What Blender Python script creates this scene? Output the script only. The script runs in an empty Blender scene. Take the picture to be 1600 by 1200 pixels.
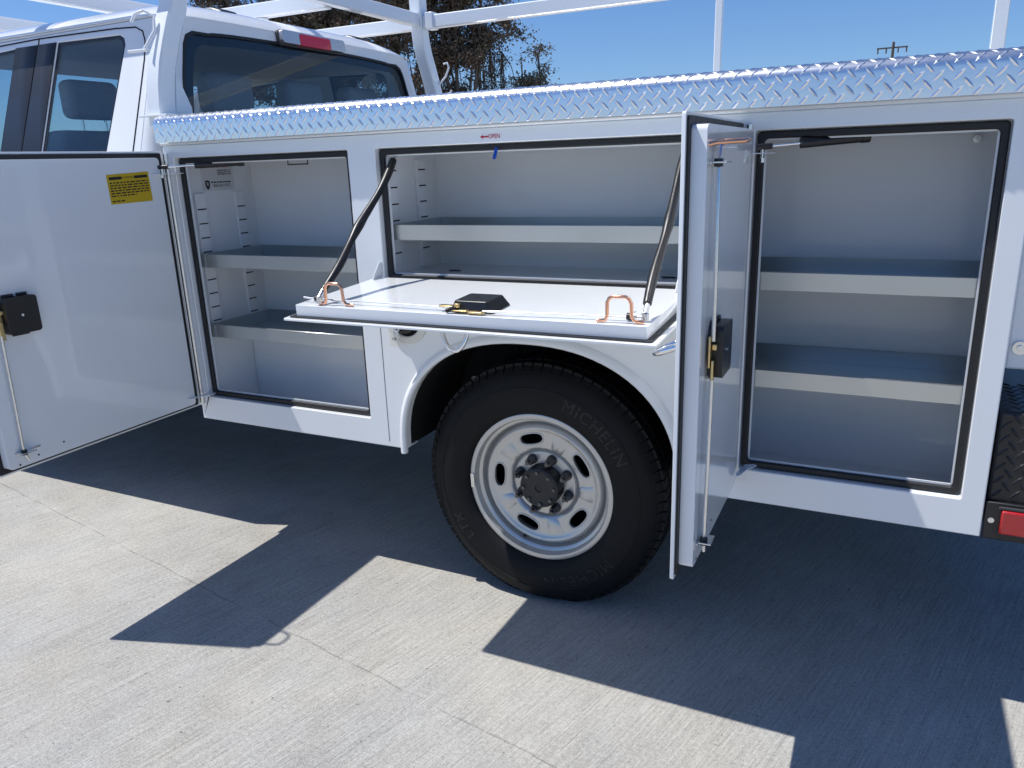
import bpy, bmesh, math, random
from mathutils import Vector, Matrix
from mathutils.geometry import tessellate_polygon
R = math.radians
random.seed(7)
scene = bpy.context.scene
COL = scene.collection

# ------------------------------------------------------------------ camera
cd = bpy.data.cameras.new('camera'); camo = bpy.data.objects.new('camera', cd); COL.objects.link(camo)
camo.location = (0.9361, -2.0048, 1.3952)
camo.rotation_euler = (1.28898, 0.03332, 0.45166)
cd.sensor_width = 36; cd.lens = 1198.387 / 1600 * 36
cd.clip_start = 0.05; cd.clip_end = 3000
scene.camera = camo

# ------------------------------------------------------------------ light
SX, SY = 0.475, 0.15                       # ground shift of a shadow per metre of height
sdir = Vector((-SX, -SY, 1)).normalized()  # towards the sun
elev = math.asin(sdir.z)
world = bpy.data.worlds.new('World'); scene.world = world; world.use_nodes = True
wn = world.node_tree; wn.nodes.clear()
wo = wn.nodes.new('ShaderNodeOutputWorld'); wb = wn.nodes.new('ShaderNodeBackground')
sk = wn.nodes.new('ShaderNodeTexSky'); sk.sky_type = 'NISHITA'; sk.sun_disc = False
sk.sun_elevation = elev; sk.sun_rotation = math.atan2(sdir.x, sdir.y)
sk.air_density = 1.0; sk.dust_density = 0.25; sk.ozone_density = 3.0; sk.altitude = 50
wb.inputs['Strength'].default_value = 0.10
wt = wn.nodes.new('ShaderNodeMix'); wt.data_type = 'RGBA'; wt.blend_type = 'MULTIPLY'; wt.inputs['Factor'].default_value = 1
wt.inputs['B'].default_value = (0.64, 0.85, 1.17, 1)      # cool white balance of the photograph, the same over the whole sky
wn.links.new(sk.outputs[0], wt.inputs['A']); wn.links.new(wt.outputs['Result'], wb.inputs[0]); wn.links.new(wb.outputs[0], wo.inputs[0])
sl = bpy.data.lights.new('sun', 'SUN'); sl.energy = 5.0; sl.angle = R(0.53); sl.color = (1.0, 0.97, 0.915)
so = bpy.data.objects.new('sun', sl); COL.objects.link(so); so.location = (-5, -2, 12)
so.rotation_euler = sdir.to_track_quat('Z', 'Y').to_euler()
scene.view_settings.view_transform = 'Standard'; scene.view_settings.look = 'None'
scene.view_settings.exposure = 0.06; scene.view_settings.gamma = 1.0
scene.view_settings.use_curve_mapping = False

# ------------------------------------------------------------------ materials
M = {}
def mat(name, base, rough=0.5, metal=0.0, coat=0.0, spec=0.5, noise=None, bump=None, rvar=0.0):
    m = bpy.data.materials.new(name); m.use_nodes = True
    nt = m.node_tree; b = nt.nodes['Principled BSDF']
    b.inputs['Base Color'].default_value = (*base, 1); b.inputs['Roughness'].default_value = rough
    b.inputs['Metallic'].default_value = metal; b.inputs['Coat Weight'].default_value = coat
    b.inputs['Coat Roughness'].default_value = 0.04; b.inputs['Specular IOR Level'].default_value = spec
    geo = nt.nodes.new('ShaderNodeNewGeometry')
    if noise:                      # (scale, amount) variation of base colour
        n = nt.nodes.new('ShaderNodeTexNoise'); n.inputs['Scale'].default_value = noise[0]; n.inputs['Detail'].default_value = 5
        nt.links.new(geo.outputs['Position'], n.inputs['Vector'])
        r = nt.nodes.new('ShaderNodeMix'); r.data_type = 'RGBA'
        a = noise[1]
        r.inputs['A'].default_value = (*[c * (1 - a) for c in base], 1); r.inputs['B'].default_value = (*[min(1, c * (1 + a)) for c in base], 1)
        nt.links.new(n.outputs['Fac'], r.inputs['Factor']); nt.links.new(r.outputs['Result'], b.inputs['Base Color'])
        if rvar:
            mr = nt.nodes.new('ShaderNodeMapRange'); mr.inputs['To Min'].default_value = max(0, rough - rvar); mr.inputs['To Max'].default_value = rough + rvar
            nt.links.new(n.outputs['Fac'], mr.inputs['Value']); nt.links.new(mr.outputs['Result'], b.inputs['Roughness'])
    if bump:                       # (scale, strength, distance)
        n = nt.nodes.new('ShaderNodeTexNoise'); n.inputs['Scale'].default_value = bump[0]; n.inputs['Detail'].default_value = 3
        nt.links.new(geo.outputs['Position'], n.inputs['Vector'])
        bp = nt.nodes.new('ShaderNodeBump'); bp.inputs['Strength'].default_value = bump[1]; bp.inputs['Distance'].default_value = bump[2]
        nt.links.new(n.outputs['Fac'], bp.inputs['Height']); nt.links.new(bp.outputs['Normal'], b.inputs['Normal'])
    M[name] = m
    return m
mat('white_paint', (0.85, 0.875, 0.895), 0.20, coat=0.8, bump=(3.2, 0.35, 0.004), noise=(6, 0.02), rvar=0.05)
mat('liner_paint', (0.79, 0.81, 0.83), 0.26, coat=0.35, noise=(5, 0.03), bump=(4, 0.3, 0.004))
mat('cab_paint', (0.83, 0.845, 0.86), 0.15, coat=0.9)
mat('rubber', (0.010, 0.011, 0.013), 0.55, noise=(40, 0.2), rvar=0.1)
mat('tyre_rubber', (0.0055, 0.0058, 0.0068), 0.66, spec=0.28, noise=(30, 0.35), bump=(160, 0.25, 0.002), rvar=0.12)
mat('black_plastic', (0.012, 0.012, 0.014), 0.35, bump=(400, 0.2, 0.001))
mat('pillar_black', (0.016, 0.018, 0.022), 0.38)
mat('galvanised', (0.54, 0.556, 0.545), 0.30, metal=0.85, noise=(9, 0.06), rvar=0.03, bump=(30, 0.15, 0.001))
mat('aluminium_plate', (0.90, 0.90, 0.90), 0.25, metal=1.0, noise=(9, 0.05), rvar=0.06, bump=(14, 0.35, 0.002))
mat('chrome', (0.9, 0.9, 0.9), 0.06, metal=1.0)
mat('zinc', (0.75, 0.76, 0.76), 0.25, metal=1.0, noise=(60, 0.15))
mat('copper', (0.85, 0.46, 0.30), 0.25, metal=1.0, noise=(50, 0.15))
mat('brass', (0.72, 0.55, 0.28), 0.3, metal=1.0, noise=(80, 0.25))
mat('rim_paint', (0.56, 0.56, 0.55), 0.30, metal=0.6, coat=0.25, noise=(14, 0.04), rvar=0.02)
mat('hub_black', (0.02, 0.02, 0.022), 0.5, noise=(50, 0.3))
mat('nut_steel', (0.12, 0.12, 0.125), 0.35, metal=0.9, noise=(80, 0.3))
mat('undercoat', (0.007, 0.007, 0.008), 0.8, noise=(20, 0.4))
mat('dark_void', (0.006, 0.006, 0.007), 0.9)
mat('sticker_yellow', (0.62, 0.42, 0.015), 0.35)
mat('sticker_white', (0.62, 0.63, 0.66), 0.35)
mat('print_black', (0.012, 0.010, 0.012), 0.5)
mat('print_red', (0.55, 0.02, 0.05), 0.4)
mat('tab_blue', (0.005, 0.07, 0.40), 0.35)
mat('tag_white', (0.78, 0.76, 0.70), 0.45, noise=(120, 0.08))
mat('clear_plastic', (0.75, 0.78, 0.82), 0.18)
mat('seat_cloth', (0.42, 0.43, 0.44), 0.9, noise=(90, 0.2))
mat('headliner', (0.35, 0.35, 0.34), 0.9)
mat('trim_dark', (0.05, 0.05, 0.055), 0.7)
mat('lens_red', (0.70, 0.006, 0.02), 0.12, coat=0.6)
mat('lens_clear', (0.62, 0.60, 0.60), 0.22, metal=0.7, coat=0.8, bump=(220, 0.6, 0.002))
mat('reflector_red', (0.42, 0.012, 0.015), 0.25, coat=0.6, bump=(300, 0.4, 0.001))
mat('bumper_black', (0.010, 0.010, 0.012), 0.45, coat=0.1)
mat('bark', (0.16, 0.125, 0.10), 0.9, noise=(4, 0.35))
mat('wood_pole', (0.10, 0.075, 0.055), 0.9, noise=(6, 0.3))

def glass(name, tint, ior=1.45):
    m = bpy.data.materials.new(name); m.use_nodes = True; nt = m.node_tree; nt.nodes.clear()
    o = nt.nodes.new('ShaderNodeOutputMaterial'); mx = nt.nodes.new('ShaderNodeMixShader')
    t = nt.nodes.new('ShaderNodeBsdfTransparent'); t.inputs[0].default_value = (*tint, 1)
    g = nt.nodes.new('ShaderNodeBsdfGlossy'); g.inputs['Roughness'].default_value = 0.01
    lw = nt.nodes.new('ShaderNodeLayerWeight'); pw = nt.nodes.new('ShaderNodeMath'); pw.operation = 'POWER'; pw.inputs[1].default_value = 5
    f = nt.nodes.new('ShaderNodeMath'); f.operation = 'MULTIPLY_ADD'; f0 = ((ior - 1) / (ior + 1)) ** 2; f.inputs[1].default_value = 1 - f0; f.inputs[2].default_value = f0
    nt.links.new(lw.outputs['Facing'], pw.inputs[0]); nt.links.new(pw.outputs[0], f.inputs[0])
    nt.links.new(f.outputs[0], mx.inputs[0]); nt.links.new(t.outputs[0], mx.inputs[1]); nt.links.new(g.outputs[0], mx.inputs[2])
    nt.links.new(mx.outputs[0], o.inputs[0]); M[name] = m
glass('glass_side', (0.84, 0.90, 0.92), 1.6)
glass('glass_rear', (0.74, 0.80, 0.83), 1.5)

def leafmat(name, c0, c1, c2):
    m = bpy.data.materials.new(name); m.use_nodes = True; nt = m.node_tree; b = nt.nodes['Principled BSDF']
    b.inputs['Roughness'].default_value = 0.6
    geo = nt.nodes.new('ShaderNodeNewGeometry'); n = nt.nodes.new('ShaderNodeTexNoise'); n.inputs['Scale'].default_value = 1.1; n.inputs['Detail'].default_value = 6
    cr = nt.nodes.new('ShaderNodeValToRGB'); cr.color_ramp.elements[0].position = 0.36; cr.color_ramp.elements[1].position = 0.64
    cr.color_ramp.elements[0].color = (*c0, 1); cr.color_ramp.elements[1].color = (*c2, 1)
    e = cr.color_ramp.elements.new(0.5); e.color = (*c1, 1)
    nt.links.new(geo.outputs['Position'], n.inputs['Vector']); nt.links.new(n.outputs['Fac'], cr.inputs[0]); nt.links.new(cr.outputs[0], b.inputs['Base Color'])
    M[name] = m
leafmat('leaf_brown', (0.085, 0.075, 0.045), (0.135, 0.100, 0.066), (0.19, 0.125, 0.085))
leafmat('leaf_green', (0.075, 0.080, 0.045), (0.115, 0.108, 0.068), (0.16, 0.135, 0.09))

def ground_material():
    m = bpy.data.materials.new('broomed_concrete'); m.use_nodes = True; nt = m.node_tree; L = nt.links.new
    b = nt.nodes['Principled BSDF']; b.inputs['Roughness'].default_value = 0.85; b.inputs['Specular IOR Level'].default_value = 0.3
    N = nt.nodes.new
    geo = N('ShaderNodeNewGeometry')
    def noise(scale, detail, rot=None, scl=None, rough=0.55):
        n = N('ShaderNodeTexNoise'); n.inputs['Scale'].default_value = scale; n.inputs['Detail'].default_value = detail; n.inputs['Roughness'].default_value = rough
        if rot is not None:
            mp = N('ShaderNodeMapping'); mp.vector_type = 'TEXTURE'; mp.inputs['Rotation'].default_value = (0, 0, rot); mp.inputs['Scale'].default_value = scl
            L(geo.outputs['Position'], mp.inputs[0]); L(mp.outputs[0], n.inputs['Vector'])
        else: L(geo.outputs['Position'], n.inputs['Vector'])
        return n.outputs['Fac']
    def math_(op, a, bb=None, c=None):
        n = N('ShaderNodeMath'); n.operation = op
        for i, v in enumerate((a, bb, c)):
            if v is None: continue
            if isinstance(v, (int, float)): n.inputs[i].default_value = v
            else: L(v, n.inputs[i])
        return n.outputs[0]
    def rng(v, a, bb, c, d):
        n = N('ShaderNodeMapRange'); n.inputs[1].default_value = a; n.inputs[2].default_value = bb; n.inputs[3].default_value = c; n.inputs[4].default_value = d
        L(v, n.inputs[0]); return n.outputs[0]
    blotch = noise(1.3, 5, rough=0.6); mid = noise(9, 5); grain = noise(260, 3, rough=0.7); pebble = noise(90, 4, rough=0.65)
    ang = R(75)
    streak = noise(1.0, 3, ang, (0.30, 0.0055, 1), 0.65)
    fine = noise(1.0, 2, ang, (0.12, 0.0025, 1), 0.6)
    # saw-cut joint: a straight, slightly ragged line on the slab
    sep = N('ShaderNodeSeparateXYZ'); L(geo.outputs['Position'], sep.inputs[0])
    wob = noise(6, 4); 
    nx, ny = 0.1832, 0.9831                       # normal of the joint line
    d = math_('ADD', math_('MULTIPLY', sep.outputs[0], nx), math_('MULTIPLY', sep.outputs[1], ny))
    d = math_('ADD', d, 0.5511)
    d = math_('ADD', d, math_('MULTIPLY', math_('SUBTRACT', wob, 0.5), 0.03))
    dist = math_('ABSOLUTE', d)
    joint = rng(dist, 0.0008, 0.0038, 1, 0)
    jgap = rng(noise(14, 3), 0.40, 0.55, 0.15, 0.9)
    joint = math_('MULTIPLY', joint, jgap)
    halo = math_('MULTIPLY', rng(dist, 0.004, 0.05, 1, 0), rng(mid, 0.4, 0.6, 0, 1))
    v = math_('ADD', rng(blotch, 0.3, 0.7, -0.13, 0.13), rng(mid, 0.3, 0.7, -0.05, 0.05))
    v = math_('ADD', v, rng(streak, 0.25, 0.75, -0.20, 0.20))
    v = math_('ADD', v, rng(fine, 0.25, 0.75, -0.19, 0.19))
    v = math_('ADD', v, rng(grain, 0.3, 0.7, -0.32, 0.32))
    v = math_('ADD', v, rng(pebble, 0.3, 0.7, -0.17, 0.17))
    pit = math_('MULTIPLY', rng(noise(55, 2), 0.68, 0.74, 0, 1), -0.45)
    v = math_('ADD', v, pit)
    v = math_('SUBTRACT', v, math_('MULTIPLY', joint, 0.34))
    v = math_('ADD', v, math_('MULTIPLY', halo, 0.06))
    val = math_('MULTIPLY', math_('ADD', v, 1.0), 0.36)
    warm = N('ShaderNodeMix'); warm.data_type = 'RGBA'
    warm.inputs['A'].default_value = (1.0, 0.985, 0.94, 1); warm.inputs['B'].default_value = (1.0, 0.955, 0.86, 1)
    L(rng(noise(2.1, 3), 0.35, 0.65, 0, 1), warm.inputs['Factor'])
    sc = N('ShaderNodeVectorMath'); sc.operation = 'SCALE'; L(warm.outputs['Result'], sc.inputs[0]); L(val, sc.inputs['Scale'])
    L(sc.outputs[0], b.inputs['Base Color'])
    h = math_('ADD', math_('MULTIPLY', streak, 0.5), math_('MULTIPLY', fine, 0.5))
    h = math_('ADD', h, math_('MULTIPLY', grain, 0.35)); h = math_('SUBTRACT', h, math_('MULTIPLY', joint, 0.8))
    bp = N('ShaderNodeBump'); bp.inputs['Strength'].default_value = 0.6; bp.inputs['Distance'].default_value = 0.004
    L(h, bp.inputs['Height']); L(bp.outputs[0], b.inputs['Normal'])
    M['concrete'] = m
ground_material()

# ------------------------------------------------------------------ mesh helpers
class MB:
    def __init__(s): s.v = []; s.f = []
    def add(s, vs, fs):
        o = len(s.v); s.v += [tuple(p) for p in vs]; s.f += [tuple(i + o for i in f) for f in fs]; return s
    def box(s, x0, x1, y0, y1, z0, z1):
        return s.add([(x0, y0, z0), (x1, y0, z0), (x1, y1, z0), (x0, y1, z0), (x0, y0, z1), (x1, y0, z1), (x1, y1, z1), (x0, y1, z1)],
                     [(0, 3, 2, 1), (4, 5, 6, 7), (0, 1, 5, 4), (1, 2, 6, 5), (2, 3, 7, 6), (3, 0, 4, 7)])
    def tube(s, pts, r, n=10, caps=True, closed=False):
        pts = [Vector(p) for p in pts]; k = len(pts); rs = r if isinstance(r, (list, tuple)) else [r] * k
        base = len(s.v); up = None
        for i, p in enumerate(pts):
            a = pts[(i - 1) % k] if (i > 0 or closed) else p; c = pts[(i + 1) % k] if (i < k - 1 or closed) else p
            t = (c - a).normalized()
            if up is None:
                up = Vector((0, 0, 1)) if abs(t.z) < .9 else Vector((1, 0, 0))
            u = t.cross(up).normalized(); w = u.cross(t).normalized(); up = w
            for j in range(n):
                an = 2 * math.pi * j / n
                s.v.append(tuple(p + (u * math.cos(an) + w * math.sin(an)) * rs[i]))
        for i in range(k if closed else k - 1):
            for j in range(n):
                a = base + i * n + j; b2 = base + i * n + (j + 1) % n; i2 = (i + 1) % k
                s.f.append((a, b2, base + i2 * n + (j + 1) % n, base + i2 * n + j))
        if caps and not closed:
            s.f.append(tuple(base + j for j in range(n))[::-1]); s.f.append(tuple(base + (k - 1) * n + j for j in range(n)))
        return s
    def sweep(s, pts, prof, frame):                 # prof: list of (a,b); frame(i)->(A,B) axes
        n = len(prof); base = len(s.v)
        for i, p in enumerate(pts):
            A, B = frame(i); p = Vector(p)
            for a, b in prof: s.v.append(tuple(p + A * a + B * b))
        for i in range(len(pts) - 1):
            for j in range(n):
                s.f.append((base + i * n + j, base + i * n + (j + 1) % n, base + (i + 1) * n + (j + 1) % n, base + (i + 1) * n + j))
        s.f.append(tuple(base + j for j in range(n))[::-1]); s.f.append(tuple(base + (len(pts) - 1) * n + j for j in range(n)))
        return s
    def plate(s, outer, holes, c0, c1, mp):          # flat sheet with holes, thickness c0..c1
        loops = [outer] + list(holes)
        tris = tessellate_polygon([[Vector((a, b, 0)) for a, b in l] for l in loops])
        flat = [p for l in loops for p in l]; o = len(s.v); n = len(flat)
        s.v += [tuple(mp(a, b, c0)) for a, b in flat] + [tuple(mp(a, b, c1)) for a, b in flat]
        for t in tris: s.f.append(tuple(o + i for i in t)); s.f.append(tuple(o + n + i for i in reversed(t)))
        st = 0
        for l in loops:
            k = len(l)
            for i in range(k):
                a = st + i; b2 = st + (i + 1) % k
                s.f.append((o + a, o + b2, o + n + b2, o + n + a))
            st += k
        return s
    def ring(s, outer, inner, c0, c1, mp):           # frame between two loops of equal count
        n = len(outer); o = len(s.v)
        for loop, c in ((outer, c0), (inner, c0), (inner, c1), (outer, c1)): s.v += [tuple(mp(a, b, c)) for a, b in loop]
        for q in range(4):
            for i in range(n):
                a = o + q * n + i; b2 = o + q * n + (i + 1) % n; q2 = (q + 1) % 4
                s.f.append((a, b2, o + q2 * n + (i + 1) % n, o + q2 * n + i))
        return s
    def lathe(s, prof, n, mp, closed=False, a0=0, a1=2 * math.pi):    # prof (r,a) ; mp(r,ang,a)
        base = len(s.v); k = len(prof); full = abs(a1 - a0 - 2 * math.pi) < 1e-6; m = n if full else n + 1
        for j in range(m):
            t = a0 + (a1 - a0) * j / n
            for r, a in prof: s.v.append(tuple(mp(r, t, a)))
        for j in range(n):
            j2 = (j + 1) % m
            for i in range(k if closed else k - 1):
                i2 = (i + 1) % k
                s.f.append((base + j * k + i, base + j * k + i2, base + j2 * k + i2, base + j2 * k + i))
        return s
    def build(s, name, m, parent=None, smooth=None, bevel=0.0, seg=2, kind=None, loc=None, label=None):
        me = bpy.data.meshes.new(name); me.from_pydata(s.v, [], s.f); me.update()
        bm = bmesh.new(); bm.from_mesh(me); bmesh.ops.remove_doubles(bm, verts=bm.verts, dist=1e-6); bmesh.ops.recalc_face_normals(bm, faces=bm.faces)
        bm.to_mesh(me); bm.free()
        ob = bpy.data.objects.new(name, me); COL.objects.link(ob); me.materials.append(M[m])
        if parent is not None: ob.parent = parent
        if loc: ob.location = loc
        if bevel:
            md = ob.modifiers.new('bevel', 'BEVEL'); md.width = bevel; md.segments = seg; md.limit_method = 'ANGLE'; md.angle_limit = R(40); md.harden_normals = False
            if smooth is None: smooth = 40
        if smooth is not None:
            for p in me.polygons: p.use_smooth = True
            me.set_sharp_from_angle(angle=R(smooth))
            if bevel: me.set_sharp_from_angle(angle=R(80))
        if kind: ob['kind'] = kind
        if label: ob['label'] = label
        return ob
XZ = lambda a, b, c: (a, c, b)       # sheet in the x-z plane, depth along y
YZ = lambda a, b, c: (c, a, b)       # sheet in the y-z plane, depth along x
XY = lambda a, b, c: (a, b, c)
def rect(a0, a1, b0, b1): return [(a0, b0), (a1, b0), (a1, b1), (a0, b1)]
def rrect(a0, a1, b0, b1, r, n=5):
    o = []
    for cx, cy, s in ((a1 - r, b0 + r, -90), (a1 - r, b1 - r, 0), (a0 + r, b1 - r, 90), (a0 + r, b0 + r, 180)):
        for i in range(n + 1):
            t = R(s + 90 * i / n); o.append((cx + r * math.cos(t), cy + r * math.sin(t)))
    return o
def circ(cx, cy, r, n=32): return [(cx + r * math.cos(2 * math.pi * i / n), cy + r * math.sin(2 * math.pi * i / n)) for i in range(n)]
def text_mb(body, size, mp, depth=0.0006, align='CENTER', spacing=1.0):
    cu = bpy.data.curves.new('txt', 'FONT'); cu.body = body; cu.size = size; cu.align_x = align; cu.align_y = 'CENTER'; cu.extrude = depth; cu.space_character = spacing; cu.resolution_u = 3
    ob = bpy.data.objects.new('txt', cu); COL.objects.link(ob)
    dg = bpy.context.evaluated_depsgraph_get(); me = bpy.data.meshes.new_from_object(ob.evaluated_get(dg))
    mb = MB(); mb.add([mp(*v.co) for v in me.vertices], [tuple(p.vertices) for p in me.polygons])
    bpy.data.objects.remove(ob); bpy.data.curves.remove(cu); bpy.data.meshes.remove(me)
    return mb
def empty(name, label, cat, loc=(0, 0, 0), group=None):
    o = bpy.data.objects.new(name, None); COL.objects.link(o); o.location = loc; o['label'] = label; o['category'] = cat; o.empty_display_size = 0.2
    if group: o['group'] = group
    return o
def copy_tree(o, parent=None):
    c = o.copy(); COL.objects.link(c); c.parent = parent
    for ch in list(o.children): copy_tree(ch, c)
    return c

# ------------------------------------------------------------------ ground
g = MB(); g.add([(-900, -900, 0), (900, -900, 0), (900, 900, 0), (-900, 900, 0)], [(0, 1, 2, 3)])
g.build('ground', 'concrete', kind='structure')

# ------------------------------------------------------------------ truck
truck = empty('utility_truck', 'white utility truck with open compartment doors and a drop-down hatch over the rear wheel', 'truck')

# --- body side sheet
XF, XR, ZB, ZT = -1.401, 1.196, 0.481, 1.490
FO = (-1.355, -0.602, 0.573, 1.448); MO = (-0.498, 0.470, 1.046, 1.448); RO = (0.618, 1.146, 0.573, 1.448)
def arch(off=0.0, n=34):
    # wheel opening: flattened arch, from lower front to lower rear
    o = []; cx = -0.004; hw = 0.458 + off; top = 0.880 + off; z0 = 0.50; h = top - z0
    for i in range(n + 1):
        t = math.pi - math.pi * i / n
        c, s = math.cos(t), math.sin(t)
        ex = 2 / 2.25
        o.append((cx + hw * math.copysign(abs(c) ** ex, c), z0 + h * abs(s) ** ex))
    return [(o[0][0], ZB)] + o + [(o[-1][0], ZB)]
ar = arch()
outline = [(XF, ZB)] + ar + [(XR, ZB), (XR, ZT), (XF, ZT)]
mb = MB().plate(outline, [rrect(FO[0], FO[1], FO[2], FO[3], 0.006, 3), rrect(MO[0], MO[1], MO[2], MO[3], 0.006, 3), rrect(RO[0], RO[1], RO[2], RO[3], 0.006, 3)], 0.0, 0.03, XZ)
body = mb.build('body_side_panel', 'white_paint', truck, bevel=0.003)
# top rail bead, bottom return, front and rear end sheets, seam between post and fender
MB().tube([(XF, -0.004, 1.4965), (XR, -0.004, 1.4965)], 0.0065, 10).build('top_bead', 'white_paint', body, smooth=50)
MB().box(XF, ar[0][0] - .004, 0.0305, 0.075, ZB, ZB + .004).build('bottom_flange', 'white_paint', body)
MB().box(ar[-1][0] + .004, XR, 0.0305, 0.075, ZB, ZB + .004).build('bottom_flange', 'white_paint', body)
MB().plate(rect(0.0305, 0.40, ZB + .005, ZT), [], XF, XF + .004, YZ).build('end_sheet', 'white_paint', body)
MB().plate(rect(0.0305, 0.40, ZB + .005, ZT), [], XR - .004, XR, YZ).build('end_sheet', 'white_paint', body)
MB().box(-0.5315, -0.5295, -0.0006, 0.01, 0.50, 1.03).build('panel_seam', 'trim_dark', body)
MB().plate(rect(XF + .005, XR - .005, ZB + .006, ZT), [], 0.40, 0.404, XZ).build('cargo_side_sheet', 'white_paint', body)
# far-side boxes, bed floor, front bulkhead, tailgate
far = MB(); far.box(XF, XR, 1.60, 2.0, ZB, 1.49); far.build('far_side_body', 'white_paint', truck, bevel=.004)
MB().box(XF, XR, 0.406, 1.598, 0.90, 0.94).build('bed_floor', 'galvanised', truck)
MB().box(XF, XF + .04, 0.406, 1.598, 0.942, 1.49).build('bulkhead', 'white_paint', truck)
tg = MB().box(1.21, 1.27, 0.12, 1.88, 0.875, 1.44).build('tailgate', 'white_paint', truck, bevel=.006)

# --- wheel opening flare
fl = arch(0.0, 44)
def fl_frame(i):
    a = Vector((fl[max(i - 1, 0)][0], 0, fl[max(i - 1, 0)][1])); c = Vector((fl[min(i + 1, len(fl) - 1)][0], 0, fl[min(i + 1, len(fl) - 1)][1]))
    t = (c - a).normalized(); return Vector((-t.z, 0, t.x)), Vector((0, -1, 0))
prof = [(-0.003, -0.001), (-0.003, 0.012), (0.001, 0.016), (0.007, 0.017), (0.014, 0.014), (0.021, 0.007), (0.025, 0.0005), (0.022, -0.001)]
flz = [(x, z) for x, z in fl]; flz[0] = (fl[0][0], ZB - .012); flz[-1] = (fl[-1][0], ZB - .012); fl = flz
MB().sweep([(x, 0, z) for x, z in fl], prof, fl_frame).build('fender_flare', 'white_paint', truck, smooth=50)
# wheel house liner
w2 = arch(0.012, 30); mb = MB(); n = len(w2)
mb.v = [(x, 0.031, z) for x, z in w2] + [(x, 0.392, z) for x, z in w2]; mb.f = [(i, i + 1, n + i + 1, n + i) for i in range(n - 1)]
mb.build('wheel_house', 'undercoat', truck, smooth=60)
MB().box(-0.52, 0.52, 0.393, 0.397, 0.40, 0.96).build('wheel_house_back', 'undercoat', truck)

# --- compartments
def frame_rect(O, i): return rrect(O[0] + i, O[1] - i, O[2] + i, O[3] - i, 0.010, 4)
def compartment(O, X0, X1, Z0, Z1, yb, label):
    mb = MB(); y0 = 0.0345
    mb.v = [(X0, y0, Z0), (X1, y0, Z0), (X1, y0, Z1), (X0, y0, Z1), (X0, yb, Z0), (X1, yb, Z0), (X1, yb, Z1), (X0, yb, Z1)]
    mb.f = [(4, 5, 6, 7), (0, 1, 5, 4), (2, 3, 7, 6), (3, 0, 4, 7), (1, 2, 6, 5)]
    # front sheet around the opening, closing the liner
    c = mb.build('compartment', 'liner_paint', truck, label=label)
    f = MB().ring(rect(X0, X1, Z0, Z1), rect(O[0] + .0235, O[1] - .0235, O[2] + .0235, O[3] - .0235), 0.0305, 0.0342, XZ)
    f.build('door_jamb', 'white_paint', c)
    gk = MB().ring(frame_rect(O, .002), frame_rect(O, .0195), 0.017, 0.030, XZ); gk.build('door_gasket', 'rubber', c, bevel=.005, seg=3)
    return c
cf = compartment(FO, -1.362, -0.56, 0.487, 1.470, 0.37, 'open front compartment with two galvanised shelves')
cm = compartment(MO, -0.512, 0.505, 1.054, 1.470, 0.37, 'wide compartment above the wheel with one galvanised shelf')
cr = compartment(RO, 0.545, 1.170, 0.487, 1.470, 0.37, 'open rear compartment with two galvanised shelves')
MB().box(-1.3615, -0.5605, 0.262, 0.3695, 0.4875, 0.785).build('back_step', 'liner_paint', cf, bevel=.004)
def shelf(c, X0, X1, zb, h=0.047, y0=0.045, y1=0.362):
    t = 0.0018; mb = MB()
    mb.box(X0, X1, y0 + t, y1 - t, zb, zb + t)
    mb.box(X0, X1, y0, y0 + t, zb, zb + h); mb.box(X0, X1, y0 + t, y0 + .010, zb + h - t, zb + h)
    mb.box(X0, X1, y1 - t, y1, zb, zb + h)
    mb.box(X0, X0 + t, y0 + .011, y1 - t - .0005, zb + t + .0002, zb + h); mb.box(X1 - t, X1, y0 + .011, y1 - t - .0005, zb + t + .0002, zb + h)
    mb.build('shelf', 'galvanised', c, bevel=.0009, seg=1)
shelf(cf, -1.345, -0.575, 1.061); shelf(cf, -1.345, -0.575, 0.799)
shelf(cm, -0.497, 0.492, 1.1705)
shelf(cr, 0.560, 1.157, 1.056); shelf(cr, 0.560, 1.157, 0.796)
def standards(c, xw, ys, z0, z1, zs, side=1):
    for ya, yb in ys:
        st = MB().plate(rrect(ya, yb, z0, z1, .004, 3), [], xw + side * .0005, xw + side * .012, YZ).build('shelf_standard', 'liner_paint', c, bevel=.002)
        sl_ = MB()
        z = zs
        while z > z0 + .01:
            sl_.box(xw + side * .0121 - .0003, xw + side * .0121 + .0006, ya + .003, yb - .003, z - .0022, z + .0022); z -= 0.0515
        sl_.build('standard_slots', 'dark_void', c, kind='stuff')
standards(cf, -1.362, ((.066, .113), (.262, .306)), 0.79, 1.322, 1.266)
standards(cm, -0.512, ((.070, .113), (.236, .284)), 1.062, 1.412, 1.381)
standards(cm, 0.505, ((.070, .113), (.236, .284)), 1.062, 1.412, 1.381, -1)
standards(cf, -0.56, ((.066, .113), (.262, .306)), 0.79, 1.322, 1.266, -1)
for x, y in ((-.36, .206), (.359, .213)):
    MB().plate([(x + .022 * math.cos(t / 10 * math.pi), y + .011 * math.sin(t / 10 * math.pi)) for t in range(20)], [], 1.0545, 1.0565, XY).build('drain_plug', 'rubber', cm)
for c, x in ((cr, 1.108), (cf, -.66)):
    b = MB().tube([(x, .345, 1.412), (x, .369, 1.412)], .010, 10).tube([(x, .33, 1.412), (x, .3455, 1.412)], .005, 8).build('striker_bolt', 'zinc', c, smooth=40)
# inspection label outline on the rear wall of the front compartment
MB().ring(rect(-1.17, -1.07, 1.412, 1.434), rect(-1.166, -1.074, 1.416, 1.430), .3682, .3690, XZ).build('label_outline', 'trim_dark', cf)

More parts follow.
